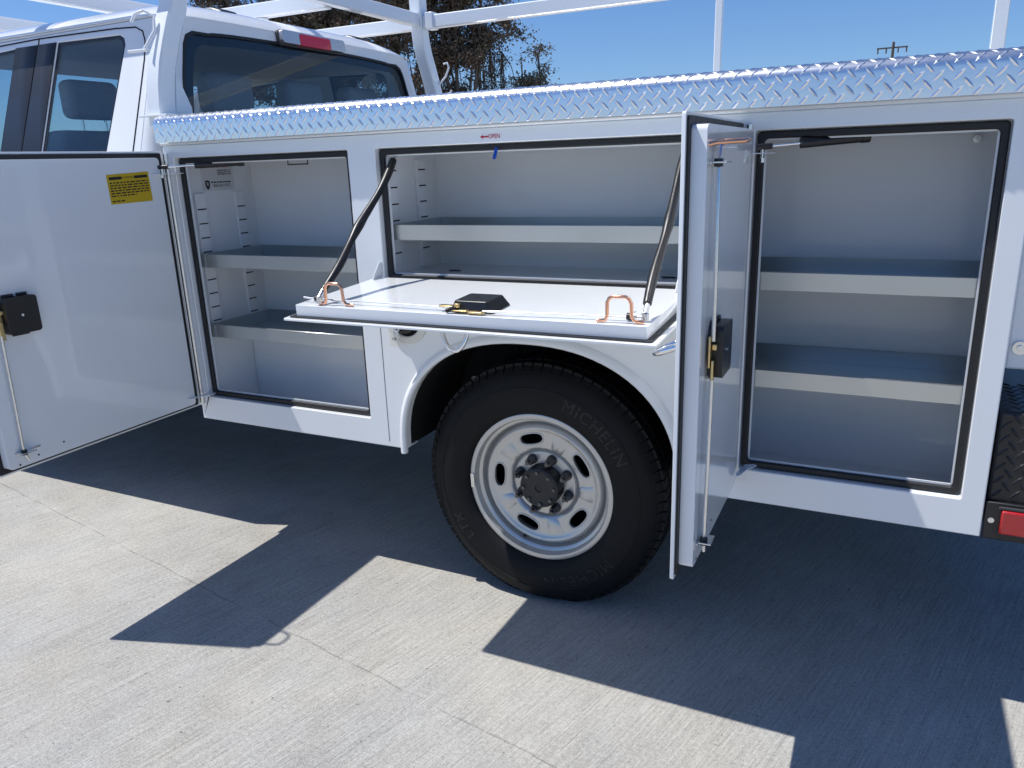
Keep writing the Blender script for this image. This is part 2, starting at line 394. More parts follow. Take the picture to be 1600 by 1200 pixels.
# --- dealer sticker on the front compartment side wall
stx = -1.3605
ds = MB().plate(rrect(.118, .272, 1.330, 1.428, .004, 3), [], stx - .0005, stx, YZ).build('dealer_sticker', 'sticker_white', cf)
mp = lambda a, b, c: (stx + .0004 + c, a, b)
MB().plate([(.142 + .011 * a, 1.352 + .014 * b) for a, b in ((-1, .9), (0, 1.15), (1, .9), (1, -.2), (.55, -.95), (0, -1.35), (-.55, -.95), (-1, -.2))], [], stx + .0003, stx + .0007, YZ).build('sticker_shield', 'print_black', cf)
text_mb('R', 0.020, lambda x, y, z: (stx + .0012 + z * .1, .142 + x, 1.353 + y)).build('sticker_letter', 'sticker_white', cf)
text_mb('EQUIPMENT', 0.017, lambda x, y, z: (stx + .0006 + z * .1, .212 + x, 1.416 + y), spacing=1.05).build('sticker_heading', 'print_red', cf)
pm = MB()
def words(mb, y0, y1, z, h, seed, mpf):
    rr = random.Random(seed); y = y0
    while y < y1 - .004:
        w = rr.uniform(.006, .016); w = min(w, y1 - y); mb.plate(rect(y, y + w, z - h / 2, z + h / 2), [], 0, .0004, mpf); y += w + .0035
for i, z in enumerate((1.402, 1.395, 1.388)): words(pm, .196, .262, z, .0035, i, lambda a, b, c: (stx + .0003 + c, a, b))
words(pm, .160, .258, 1.3595, .0045, 9, lambda a, b, c: (stx + .0003 + c, a, b))
pm.build('sticker_print', 'print_black', cf, kind='stuff')
text_mb('800-854-7975', 0.0135, lambda x, y, z: (stx + .0006 + z * .1, .210 + x, 1.3465 + y), spacing=1.1).build('sticker_number', 'print_black', cf)

# --- OPEN sticker with arrow
a = MB().plate([(-.134, 1.4655), (-.124, 1.4705), (-.124, 1.4675), (-.108, 1.4675), (-.108, 1.4635), (-.124, 1.4635), (-.124, 1.4605)], [], -.0012, -.0005, XZ)
t_ = text_mb('OPEN', 0.0165, lambda x, y, z: (-.089 + x * .88, -.0010 - z * .3, 1.4655 + y)); a.add(t_.v, t_.f)
a.build('open_sticker', 'print_red', body)

# --- diamond plate deck
prf = []   # (y, z, ny, nz, s)
def deck_profile():
    pts = [(-.030, 1.4985, -1, 0), (-.030, 1.558, -1, 0)]
    r = .030
    for i in range(1, 9):
        t = R(90 * i / 8); pts.append((-.030 + r - r * math.cos(t), 1.558 + r * math.sin(t), -math.cos(t), math.sin(t)))
    pts.append((.425, 1.588, 0, 1)); return pts
dp = deck_profile(); ss = [0]
for i in range(1, len(dp)): ss.append(ss[-1] + math.hypot(dp[i][0] - dp[i - 1][0], dp[i][1] - dp[i - 1][1]))
DX0, DX1 = -1.395, 1.205
mb = MB(); n = len(dp)
for x in (DX0, DX1):
    mb.v += [(x, p[0], p[1]) for p in dp] + [(x, p[0] - p[2] * .003, p[1] - p[3] * .003) for p in dp]
for i in range(n - 1):
    mb.f.append((i, i + 1, 2 * n + i + 1, 2 * n + i)); mb.f.append((n + i, n + i + 1, 3 * n + i + 1, 3 * n + i))
for o in (0, 2 * n):
    for i in range(n - 1): mb.f.append((o + i, o + i + 1, o + n + i + 1, o + n + i))
mb.f += [(0, n, 3 * n, 2 * n), (n - 1, 2 * n - 1, 4 * n - 1, 3 * n - 1)]
deck = mb.build('tread_plate_deck', 'aluminium_plate', truck, smooth=35)
def on_deck(x, s, h=0):
    s = max(0, min(s, ss[-1] - 1e-6))
    for i in range(len(ss) - 1):
        if s <= ss[i + 1]: break
    t = (s - ss[i]) / (ss[i + 1] - ss[i]); a, b = dp[i], dp[i + 1]
    y, z, ny, nz = [a[k] * (1 - t) + b[k] * t for k in range(4)]
    return (x, y + ny * h, z + nz * h)
def lozenge(mb, f, cx, cs, dirn, L=.034, W=.0078, H=.0014):
    ux, us = math.cos(R(47)), math.sin(R(47)) * dirn
    def P(a, b, h): return f(cx + ux * a - us * b, cs + us * a + ux * b, h)
    pts = [P(-L / 2, 0, 0), P(-L / 5, -W / 2, 0), P(L / 5, -W / 2, 0), P(L / 2, 0, 0), P(L / 5, W / 2, 0), P(-L / 5, W / 2, 0), P(-L / 4, 0, H), P(L / 4, 0, H)]
    mb.add(pts, [(0, 1, 6), (1, 2, 7, 6), (2, 3, 7), (3, 4, 7), (4, 5, 6, 7), (5, 0, 6)])
mb = MB(); px, ps = .0383, .0345; jr = random.Random(3)
for i in range(70):
    for j in range(17):
        x = DX0 + .014 + i * px + jr.uniform(-.0006, .0006); s = .009 + j * ps + jr.uniform(-.0005, .0005)
        if x < DX1 - .014 and s < ss[-1] - .012: lozenge(mb, on_deck, x, s, 1)
        x2 = x + px / 2; s2 = s + ps / 2
        if x2 < DX1 - .014 and s2 < ss[-1] - .01: lozenge(mb, on_deck, x2, s2, -1)
mb.build('raised_tread_pattern', 'aluminium_plate', deck, kind='stuff')
MB().box(DX0, DX1, 1.575, 2.03, 1.4985, 1.588).build('far_tread_plate_deck', 'aluminium_plate', truck, bevel=.02, seg=4)

# --- front and rear side doors (open at right angles to the body)
def pull_hook(c, pts, r=.0045):
    return MB().tube(pts, r, 10).build('pull_hook', 'copper', c, smooth=60)
def side_door(xs, L, label, y_h):
    z0, z1 = 0.535, 1.4725; y1 = y_h; y0 = y_h - L
    skin = MB().plate(rrect(y0, y1, z0, z1, .006, 3), [], xs - .004, xs + .0037, YZ).build('compartment_door', 'white_paint', truck, bevel=.002, label=label)
    MB().ring(rrect(y0 + .007, y1 - .012, z0 + .007, z1 - .007, .006, 3), rrect(y0 + .023, y1 - .060, z0 + .023, z1 - .023, .006, 3), xs + .0038, xs + .008, YZ).build('door_seal', 'rubber', skin)
    pan = MB().plate(rrect(y0 + .0225, y1 - .048, z0 + .0225, z1 - .0225, .012, 4), [], xs + .0082, xs + .038, YZ).build('inner_panel', 'white_paint', skin, bevel=.006, seg=3)
    # piano hinge on the closed edge
    MB().tube([(xs + .020, y_h - .002, z0 + .01), (xs + .020, y_h - .002, z1 - .01)], .0085, 12).build('door_hinge', 'zinc', skin, smooth=50)
    xi = xs + .0383
    # latch box
    ly0, ly1, lz0, lz1 = y0 + .093, y0 + .190, .958, 1.066
    bx = MB(); bx.plate(rrect(ly0, ly1, lz0, lz1, .010, 4), [], xi, xi + .030, YZ)
    ob = bx.build('latch_box', 'black_plastic', skin, bevel=.007, seg=3)
    for ya_, yb_, za_, zb_ in ((.01, .045, lz1 + .0002, lz1 + .008), (.055, .085, lz1 + .0002, lz1 + .008), (.02, .07, lz0 - .008, lz0 - .0002)):
        MB().box(xi + .0002, xi + .008, ly0 + ya_, ly0 + yb_, za_, zb_).build('latch_tab', 'black_plastic', skin, bevel=.002)
    MB().tube([(xi + .0301, ly0 + .045, 1.012), (xi + .0325, ly0 + .045, 1.012)], .004, 10).build('latch_screw', 'chrome', skin, smooth=40)
    # brass pawl and link beside the box
    for nm, q in (('latch_pawl', (.006, .010, -.026, -.002, .985, 1.050)), ('latch_lever', (.011, .016, -.020, -.006, .945, 1.000)), ('latch_link', (.011, .020, -.014, -.0005, 1.02, 1.032))):
        MB().box(xi + q[0], xi + q[1], ly0 + q[2], ly0 + q[3], q[4], q[5]).build(nm, 'brass', skin, bevel=.0015)
    yr = ly0 - .018
    rod = MB().tube([(xi + .014, yr, 1.040), (xi + .014, yr, 1.12), (xi + .012, yr - .006, 1.385), (xi + .012, yr + .004, 1.408), (xi + .014, yr + .02, 1.416)], .0042, 8)
    rod.build('latch_rod', 'zinc', skin, smooth=60)
    rod = MB().tube([(xi + .014, yr, .960), (xi + .013, yr - .004, .75), (xi + .012, yr - .008, .600), (xi + .011, yr + .004, .575)], .0042, 8)
    rod.build('latch_rod', 'zinc', skin, smooth=60)
    for zz in (.604, 1.382):
        MB().box(xi + .0002, xi + .0035, yr - .03, yr + .05, zz - .002, zz + .002).box(xi + .0036, xi + .03, yr - .022, yr + .022, zz - .0015, zz + .0015).build('rod_guide', 'zinc', skin, bevel=.0006)
        MB().tube([(xi + .012, yr - .007, zz - .008), (xi + .012, yr - .007, zz + .007)], .0085, 10).build('guide_bush', 'black_plastic', skin, smooth=50)
    # copper hook that doubles as a grab loop, near the top
    zt = 1.418
    pull_hook(skin, [(xi - .002, yr - .035, zt - .004), (xi + .012, yr - .030, zt - .001), (xi + .045, yr - .022, zt), (xi + .056, yr - .016, zt), (xi + .060, yr - .004, zt + .001), (xi + .060, yr + .020, zt + .002), (xi + .056, yr + .032, zt + .002), (xi + .045, yr + .038, zt + .002), (xi + .012, yr + .044, zt + .002), (xi - .002, yr + .050, zt)])
    for k, (yy, zz) in enumerate(((y0 + .055, .566), (y0 + .115, .577), (y0 + .20, .590))):
        MB().tube([(xi + .0002, yy, zz), (xi + .001, yy, zz)], .003, 8).build('screw_hole', 'dark_void', skin)
    # hinge-side hold plates, top and bottom
    for zz in (1.394, 0.585):
        pl = MB().plate([(y1 - .085, xs + .042), (y1 - .060, xs + .040), (y1 + .004, xs + .050), (y1 + .018, xs + .075), (y1 + .008, xs + .082), (y1 - .03, xs + .062), (y1 - .075, xs + .052)], [], zz, zz + .0025, lambda a, b, c: (b, a, c))
        pl.build('hold_plate', 'clear_plastic', skin, bevel=.0008)
    return skin
fd = side_door(-1.4065, 0.775, 'front compartment door swung open, yellow warning sticker on its inner face', -0.004)
rd = side_door(0.584, 0.568, 'rear compartment door swung open beside the wheel, seen nearly edge on', -0.004)
# chrome D handles on the outer faces
def d_handle(c, o, U, V, Nn, drop, ln=.062):
    o, U, V, Nn, drop = map(Vector, (o, U, V, Nn, drop)); drop.normalize()
    mp = lambda r, t, a: o + U * (r * math.cos(t)) + V * (r * math.sin(t)) + Nn * a
    MB().lathe([(0.0, .003), (.030, .003), (.036, .006), (.043, .007), (.046, .004), (.046, 0)], 28, mp).build('handle_dish', 'chrome', c, smooth=40)
    hinge = Nn * .012
    pts = []
    for i in range(17):
        t = -.1 + (math.pi + .2) * i / 16; pts.append(o + U * (.040 * math.cos(t)) + drop * (ln * math.sin(t)) + hinge)
    MB().tube(pts, .0062, 10).build('pull_ring', 'chrome', c, smooth=60)
    MB().tube([o + U * -.044 + hinge, o + U * .044 + hinge], .007, 10).build('ring_pivot', 'chrome', c, smooth=50)
d_handle(rd, (0.5795, -0.465, 1.025), (0, 1, 0), (0, 0, 1), (-1, 0, 0), (-.9, 0, -.4))
d_handle(fd, (-1.411, -0.64, 1.015), (0, 1, 0), (0, 0, 1), (-1, 0, 0), (-.5, 0, -.86))
# yellow warning sticker
sx = -1.4065 + .0384
MB().plate([(-.266, 1.3985), (-.104, 1.4055), (-.1015, 1.3085), (-.2635, 1.3045)], [], sx, sx + .0005, YZ).build('warning_sticker', 'sticker_yellow', fd)
ux, uz = .9991, .0432
smap = lambda a, b, c: (sx + .0006 + c, -.184 + a * ux, 1.3545 + b + a * .035)
pb = MB().plate(rect(-.074, -.026, .0295, .0385), [], 0, .0004, smap).plate(rect(.022, .074, .0295, .0385), [], 0, .0004, smap)
rr = random.Random(4)
for i in range(6):
    a_ = -.074; z = .0195 - i * .0083; end = .074 if i < 5 else .022
    while a_ < end - .004:
        w = min(rr.uniform(.006, .019), end - a_); pb.plate(rect(a_, a_ + w, z - .0021, z + .0021), [], 0, .0004, smap); a_ += w + .0042
words(pb, -.074, -.024, -.0385, .0042, 5, smap)
pb.build('warning_print', 'print_black', fd, kind='stuff')
text_mb('WARNING', .0095, lambda x, y, z: smap(-.002 + x, .034 + y, z * .2)).build('warning_heading', 'print_black', fd)

# --- gas struts of the two side doors
def gas_strut(a, b, f):
    a, b = Vector(a), Vector(b); m = a.lerp(b, f)
    s = MB().tube([m, b], .0125, 14).tube([b - (b - a).normalized() * .012, b + (b - a).normalized() * .006], .0142, 12).build('gas_strut', 'black_plastic', truck, smooth=40)
    MB().tube([a, m], .0038, 10).build('strut_rod', 'chrome', s, smooth=60)
    MB().tube([a - (b - a).normalized() * .012, a + (b - a).normalized() * .022], .0075, 10).build('strut_socket', 'black_plastic', s, smooth=40)
    MB().tube([b + Vector((0, 0, .006)), b + Vector((0, 0, .030))], .005, 8).build('strut_stud', 'zinc', s, smooth=40)
    MB().tube([a + Vector((0, 0, -.030)), a + Vector((0, 0, .006))], .004, 8).tube([a + Vector((0, 0, -.036)), a + Vector((0, 0, -.026))], .007, 6).build('strut_stud', 'zinc', s, smooth=40)
gas_strut((-1.362, -.050, 1.418), (-1.128, .090, 1.427), .42)
gas_strut((0.640, -.028, 1.410), (0.860, .080, 1.425), .37)

# --- drop-down hatch
hatch_tilt = math.atan2(-0.022, 0.43)
HX0, HX1 = -0.527, 0.505
def hm(a, b, c):     # a along x, b outwards from hinge, c height over the skin
    ct, st = math.cos(hatch_tilt), math.sin(hatch_tilt)
    return (a, -.012 - b * ct + c * st, 1.034 + b * st + c * ct)
skin = MB().plate(rrect(HX0, HX1, 0.0, 0.432, .008, 3), [], -.0085, -.0025, hm).build('drop_down_hatch', 'white_paint', truck, bevel=.003, label='horizontal hatch door folded down over the wheel')
MB().ring(rrect(HX0 + .012, HX1 - .012, .008, .420, .008, 3), rrect(HX0 + .030, HX1 - .030, .024, .402, .008, 3), -.0022, .0006, hm).build('hatch_seal', 'rubber', skin)
pan = MB().plate(rrect(HX0 + .026, HX1 - .026, .021, .406, .006, 3), [], .0008, .030, hm).build('inner_panel', 'white_paint', skin, bevel=.004, seg=3)
HH = .0303
MB().tube([hm(HX0 + .01, -.004, .004), hm(HX1 - .01, -.004, .004)], .0075, 12).build('hatch_hinge', 'zinc', skin, smooth=50)
for xa, xb in ((-.402, -.345), (.383, .440)):
    h = .060; b0 = .392; pts = [(xa - .024, b0 + .001, .004), (xa - .004, b0, .006), (xa, b0, .016), (xa + .001, b0, h - .014), (xa + .006, b0, h - .004), (xa + .014, b0, h), (xb - .014, b0, h), (xb - .006, b0, h - .004), (xb - .001, b0, h - .014), (xb, b0, .016), (xb + .006, b0 - .002, .006), (xb + .026, b0 - .004, .004)]
    pull_hook(skin, [hm(p[0], p[1], HH + p[2]) for p in pts], .0042)
# lock case
lc = MB(); lo = [(-.10, .170), (.075, .170), (.075, .295), (-.10, .295)]
mbx = MB(); lower = rrect(-.030, .092, .278, .384, .010, 4); upper = rrect(-.016, .077, .293, .379, .008, 4)
n = len(lower); mbx.v = [hm(a, b, HH + .0004) for a, b in lower] + [hm(a, b, HH + .029) for a, b in upper]
mbx.f = [tuple(range(n))[::-1], tuple(range(n, 2 * n))] + [(i, (i + 1) % n, n + (i + 1) % n, n + i) for i in range(n)]
mbx.build('latch_box', 'black_plastic', skin, bevel=.003)
MB().plate([(.026 + .007 * math.cos(t * .5236), .335 + .005 * math.sin(t * .5236)) for t in range(12)], [], HH + .0292, HH + .0296, hm).build('latch_hole', 'dark_void', skin)
HL = []
def hl(nm, lp, c0, c1): MB().plate(lp, [], c0, c1, hm).build(nm, 'brass', skin, bevel=.0012)
hl('latch_pawl', rrect(-.020, .030, .3845, .398, .005, 3), HH + .006, HH + .009)
hl('latch_lever', rrect(-.062, -.014, .366, .384, .008, 3), HH + .012, HH + .015)
hl('latch_lever', rrect(.030, .075, .386, .402, .006, 3), HH + .004, HH + .008)
hl('latch_link', rrect(-.010, .006, .3845, .394, .004, 3), HH + .0155, HH + .024)
MB().tube([hm(-.030, .398, HH + .007), hm(-.012, .392, HH + .011), hm(-.004, .386, HH + .006)], .006, 8).build('latch_pivot', 'black_plastic', skin, smooth=50)
MB().tube([hm(-.05, .374, HH + .009), hm(-.30, .368, HH + .009), hm(-.445, .366, HH + .009), hm(-.50, .366, HH + .012)], .0027, 8).build('latch_rod', 'zinc', skin, smooth=60)
MB().tube([hm(.070, .392, HH + .009), hm(.25, .378, HH + .009), hm(.425, .366, HH + .009), hm(.47, .366, HH + .012)], .0027, 8).build('latch_rod', 'zinc', skin, smooth=60)
for x in (-.452, .428):
    MB().box(x - .02, x + .02, -.375, -.372, 1.05, 1.052)
    MB().tube([hm(x - .007, .366, HH + .010), hm(x + .007, .366, HH + .010)], .0085, 12).build('guide_bush', 'black_plastic', skin, smooth=50)
    MB().plate([(.352, HH + .0003), (.380, HH + .0003), (.380, HH + .014), (.374, HH + .021), (.358, HH + .021), (.352, HH + .014)], [], x + .010, x + .0125, lambda a, b, c: hm(c, a, b)).build('rod_guide', 'zinc', skin)
# little upright tabs near the hinge
for x in (-.486, .452):
    MB().plate([(.012, HH + .0004), (.068, HH + .0004), (.062, HH + .012), (.030, HH + .045), (.018, HH + .050), (.010, HH + .040)], [], x, x + .003, lambda a, b, c: hm(c, a, b)).build('side_tab', 'clear_plastic', skin, bevel=.001)
MB().box(-.295, -.268, .008, .03, 1.050, 1.056).build('seal_clip', 'rubber', skin)
d_handle(skin, hm(-.075, .285, -.0088), (1, 0, 0), (0, -1, 0), (0, 0, -1), (.15, -.35, -.93), .078)

# --- hatch stay cables in black sleeves
def stay(a, b, sag, name='hatch_stay'):
    a, b = Vector(a), Vector(b); pts = []; rs = []; N_ = 22
    rr = random.Random(int(a.x * 100))
    side = Vector((1, 0, 0)) if a.x < 0 else Vector((-1, 0, 0))
    for i in range(N_ + 1):
        t = i / N_; p = a.lerp(b, t) + Vector((0, 0, -sag * math.sin(math.pi * t))) + side * ((.006 if a.x < 0 else .0025) * math.sin(t * 9)); pts.append(p)
        rs.append(.0112 + .0010 * math.sin(t * 17) + (.0022 * math.exp(-((t - .52) / .05) ** 2)))
    s = MB().tube(pts, rs, 12).build(name, 'black_plastic', truck, smooth=60)
    MB().tube([a + Vector((0, 0, .0)), a + (a - b).normalized() * .022], .004, 8).build('stay_eye', 'zinc', s, smooth=50)
    e = b + (b - a).normalized() * .028
    MB().tube([b, e], .006, 8).tube([e, e + Vector((0, 0, -.016))], .009, 8).build('stay_clip', 'zinc', s, smooth=50)
p1 = Vector(hm(-.425, .370, HH + .038)); p2 = Vector(hm(.462, .345, HH + .036))
stay((-.452, .028, 1.412), p1, .012); stay((.446, .028, 1.412), p2, -.004)

# --- fuel filler behind the hatch
fx, fz = -.427, .925
mpf = lambda r, t, a: (fx + r * math.cos(t), a, fz + r * math.sin(t))
ff = MB().lathe([(.078, -.0004), (.078, -.006), (.074, -.008), (.056, -.008), (.053, -.005)], 48, mpf).build('fuel_filler', 'tag_white', truck, smooth=40)
MB().lathe([(.053, -.0045), (.052, -.0008), (.0, -.0008)], 40, mpf).build('filler_cup', 'dark_void', ff)
MB().lathe([(.0, -.022), (.038, -.022), (.042, -.018), (.043, -.001)], 32, mpf).build('filler_cap', 'black_plastic', ff, smooth=40)

# --- rear wheel (local axis: outwards = -y)
def wheel_parts():
    mp = lambda r, t, a: (r * math.cos(t), -a, r * math.sin(t))
    ZW = 0.395
    rim = MB().lathe([(.222, -.20), (.225, -.07), (.2265, -.030), (.2275, -.012), (.229, -.003), (.2325, .0025), (.2435, .0045), (.2475, .003), (.248, -.004), (.2475, -.014)], 72, mp)
    rim.lathe([(.2276, -.014), (.2262, -.0185), (.2205, -.0205), (.2160, -.0245), (.2145, -.046), (.2105, -.051), (.2080, -.046), (.205, -.035), (.200, -.0265), (.194, -.0235), (.187, -.0255)], 96, mp)
    rim.lathe([(.124, -.0355), (.118, -.038), (.112, -.044), (.108, -.049), (.102, -.0505), (.040, -.0505), (.0, -.0505)], 96, mp)
    def face_a(r):                                  # height of the pressed disc between the rings
        pr = [(.124, -.0355), (.135, -.0340), (.150, -.0325), (.172, -.0310), (.181, -.0285), (.187, -.0255)]
        for (r0, a0_), (r1, a1_) in zip(pr, pr[1:]):
            if r <= r1 + 1e-9: return a0_ + (a1_ - a0_) * (r - r0) / (r1 - r0)
        return pr[-1][1]
    def in_oval(r, t, k=1.0):
        for q in range(5):
            dt = (t - R(104 + 72 * q) + math.pi) % (2 * math.pi) - math.pi
            a_ = (r * math.cos(dt) - .1555) / (.0190 * k); b_ = r * math.sin(dt) / (.0410 * k)
            if abs(dt) < .6 and abs(a_) ** 2.5 + abs(b_) ** 2.5 < 1: return True
        return False
    NR, NT = 26, 420; o0 = len(rim.v)
    for i in range(NR + 1):
        r = .124 + .063 * i / NR
        for j in range(NT): rim.v.append(mp(r, 2 * math.pi * j / NT, face_a(r)))
    for i in range(NR):
        rc = .124 + .063 * (i + .5) / NR
        for j in range(NT):
            if in_oval(rc, 2 * math.pi * (j + .5) / NT, 1.03): continue
            rim.f.append((o0 + i * NT + j, o0 + i * NT + (j + 1) % NT, o0 + (i + 1) * NT + (j + 1) % NT, o0 + (i + 1) * NT + j))
    root = rim.build('wheel', 'rim_paint', None, smooth=38)
    MB().lathe([(.222, -.12), (.0, -.12)], 48, mp).build('brake_drum', 'dark_void', root)
    # raised lips round the openings and pressed ribs between them
    for k in range(5):
        t = R(104 + 72 * k); er, et = Vector((math.cos(t), 0, math.sin(t))), Vector((-math.sin(t), 0, math.cos(t)))
        pts = []
        for i in range(36):
            q = 2 * math.pi * i / 36
            a_ = .0197 * math.copysign(abs(math.cos(q)) ** .8, math.cos(q)); b_ = .0417 * math.copysign(abs(math.sin(q)) ** .8, math.sin(q))
            p = er * (.1555 + a_) + et * b_; p.y = -face_a(math.hypot(p.x, p.z)) + .0006; pts.append(p)
        lp = MB().tube(pts, .0030, 8, closed=True); n0 = len(lp.v)
        lp.v += [tuple(p) for p in pts] + [(p.x, p.y + .014, p.z) for p in pts]; lp.f += [(n0 + i, n0 + (i + 1) % 36, n0 + 36 + (i + 1) % 36, n0 + 36 + i) for i in range(36)]
        lp.build('opening_lip', 'rim_paint', root, smooth=60)
    for k in range(5):
        t = R(104 + 36 + 72 * k); er, et = Vector((math.cos(t), 0, math.sin(t))), Vector((-math.sin(t), 0, math.cos(t)))
        v = []
        for rr_, hw, h in ((.120, .018, .000), (.130, .022, .006), (.154, .027, .006), (.176, .034, .000)):
            y = -face_a(max(.124, rr_)) + (.001 if rr_ < .115 else 0)
            for q, hh in ((-1, 0), (-.72, h), (.72, h), (1, 0)): v.append(er * rr_ + et * (hw * q) + Vector((0, y + .0012 - hh, 0)))
        f = [(r_ * 4 + c_, r_ * 4 + c_ + 1, r_ * 4 + c_ + 5, r_ * 4 + c_ + 4) for r_ in range(3) for c_ in range(3)]
        MB().add(v, f).build('pressed_rib', 'rim_paint', root, smooth=60)
    # centre disc plate, hub cap and nuts
    MB().lathe([(.108, -.0485), (.106, -.0445), (.101, -.0435), (.05, -.0435)], 48, mp).build('centre_plate', 'rim_paint', root, smooth=40)
    hc = MB().lathe([(.069, -.043), (.068, -.006), (.065, .003), (.058, .006), (.054, .004), (.034, .005), (.013, .006), (.011, .002), (0, .002)], 36, mp).build('hub_cap', 'hub_black', root, smooth=35)
    for k in range(8):
        t = R(22.5 + 45 * k + 4); cx, cz = .0885 * math.cos(t), .0885 * math.sin(t)
        MB().tube([(cx, .0432, cz), (cx, .039, cz)], .0175, 16).tube([(cx, .039, cz), (cx, .013, cz), (cx, .009, cz)], [.0145, .0138, .0110], 6).tube([(cx, .009, cz), (cx, -.005, cz)], .0066, 10).build('lug_nut', 'nut_steel', root, smooth=30)
        t2 = t + R(22.5); cx, cz = .053 * math.cos(t2), .053 * math.sin(t2)
        MB().tube([(cx, -.0045, cz), (cx, -.0105, cz)], .0062, 6).build('hub_bolt', 'nut_steel', root, smooth=30)
    tv = R(250); MB().tube([(.212 * math.cos(tv), .050, .212 * math.sin(tv)), (.205 * math.cos(tv), .024, .205 * math.sin(tv))], .0045, 8).build('valve_stem', 'rubber', root, smooth=50)
    tb = R(182); MB().plate(rrect(-.006, .006, -.024, .024, .002, 2), [], 0, .003, lambda a, b, c: (( .2385 + a) * math.cos(tb) - b * math.sin(tb), -.0045 - c, (.2385 + a) * math.sin(tb) + b * math.cos(tb))).build('balance_weight', 'zinc', root)
    # tyre
    W = .262; A0 = .030
    tp = [(.2482, -.020), (.2486, .001), (.2515, .009), (.258, .016), (.272, .024), (.295, .031), (.318, .0325), (.336, .030), (.3375, .0315), (.341, .0312), (.3425, .029), (.356, .024), (.371, .015), (.384, .002), (.394, -.013), (.400, -.026), (.404, -.05), (.406, -.10), (.404, -.15), (.400, -.178), (.385, -.205), (.34, -.228), (.27, -.222), (.2482, -.195)]
    flat = lambda p: (p[0], p[1], max(p[2], -ZW + .0005))
    def mpt(r, t, a):
        x, y, z = mp(r, t, a)
        if z < -.30 and a > -.02:                       # slight bulge over the contact patch
            y -= .010 * min(1, (-.30 - z) / .09) * max(0, math.sin(-t)) * (1 if r > .28 else .3)
        return flat((x, y, z))
    ty = MB().lathe(tp, 144, mpt, closed=True).build('tyre', 'tyre_rubber', root, smooth=35)
    tr = MB(); nb = 76
    for k in range(nb):
        for row, (a0, a1, r0, r1, off, dt) in enumerate(((.004, -.012, .384, .3975, 0, .42), (-.014, -.052, .400, .4085, .0, .42), (-.058, -.094, .403, .411, .5, .43), (-.100, -.136, .403, .411, .0, .43), (-.142, -.178, .399, .4085, .5, .42))):
            t0 = 2 * math.pi * (k + off - dt) / nb; t1 = 2 * math.pi * (k + off + dt) / nb
            s = .25 * (t1 - t0)
            v = []
            if row == 0: q = [(a0, .3845, t0), (a0, .3845, t1), (a1, .3985, t1), (a1, .3985, t0)]; ib = -.008
            else: q = [(a0, r1, t0), (a0, r1, t1), (a1, r1, t1 + s), (a1, r1, t0 + s)]; ib = -.010
            for a_, r_, t_ in q: v.append(flat(mp(r_, t_, a_)))
            for a_, r_, t_ in q: v.append(flat(mp(r_ + ib, t_, a_ + (ib * .6 if row == 0 else 0))))
            tr.add(v, [(0, 1, 2, 3), (0, 4, 5, 1), (1, 5, 6, 2), (2, 6, 7, 3), (3, 7, 4, 0)])
    tr.build('tread_blocks', 'tyre_rubber', root, kind='stuff')
    # raised sidewall lettering
    def arc_text(s, size, ang, rad, sp=1.0):
        def f(x, y, z):
            t = ang - x / rad; r = rad + y
            return mp(r, t, .0316 + (z + .0012) * .7 - max(0, (r - .325)) * .28)
        return text_mb(s, size, f, depth=.0014, spacing=sp)
    for s, sz, an in (('MICHELIN', .052, R(48)), ('LTX', .050, R(212)), ('MICHELIN', .052, R(-62))):
        arc_text(s, sz, an, .312, 1.15).build('sidewall_lettering', 'rubber', root)
    ZWH = ZW
    return root
wheel = wheel_parts()
wheel.location = (0, .047, .395); wheel.parent = truck
wheel['label'] = 'rear wheel with silver steel rim under the fender'
for (x, y, rz) in ((0, 1.953, math.pi), (-3.95, .047, 0), (-3.95, 1.953, math.pi)):
    w_ = copy_tree(wheel, truck); w_.location = (x, y, .395); w_.rotation_euler = (0, 0, rz); del w_['label']

# --- chassis
MB().box(-4.8, 1.15, .52, .60, .55, .75).build('frame_rail', 'undercoat', truck, bevel=.008)
MB().box(-4.8, 1.15, 1.40, 1.48, .55, .75).build('frame_rail', 'undercoat', truck, bevel=.008)
MB().tube([(0, .25, .395), (0, 1.75, .395)], .055, 16).tube([(0, .85, .395), (0, 1.15, .395)], .16, 16).build('rear_axle', 'undercoat', truck, smooth=50)
MB().sweep([(-.75, .45, .60), (-.4, .45, .50), (0, .45, .455), (.4, .45, .50), (.75, .45, .60)], [(-.035, -.02), (.035, -.02), (.035, .02), (-.035, .02)], lambda i: (Vector((0, 1, 0)), Vector((0, 0, 1)))).build('leaf_spring', 'undercoat', truck)
MB().tube([(-.30, .36, .42), (-.22, .42, .82)], .03, 12).build('shock_absorber', 'undercoat', truck, smooth=50)
MB().tube([(-.36, .30, .655), (-.36, .345, .655)], .012, 8).build('bracket_bolt', 'zinc', truck, smooth=40)

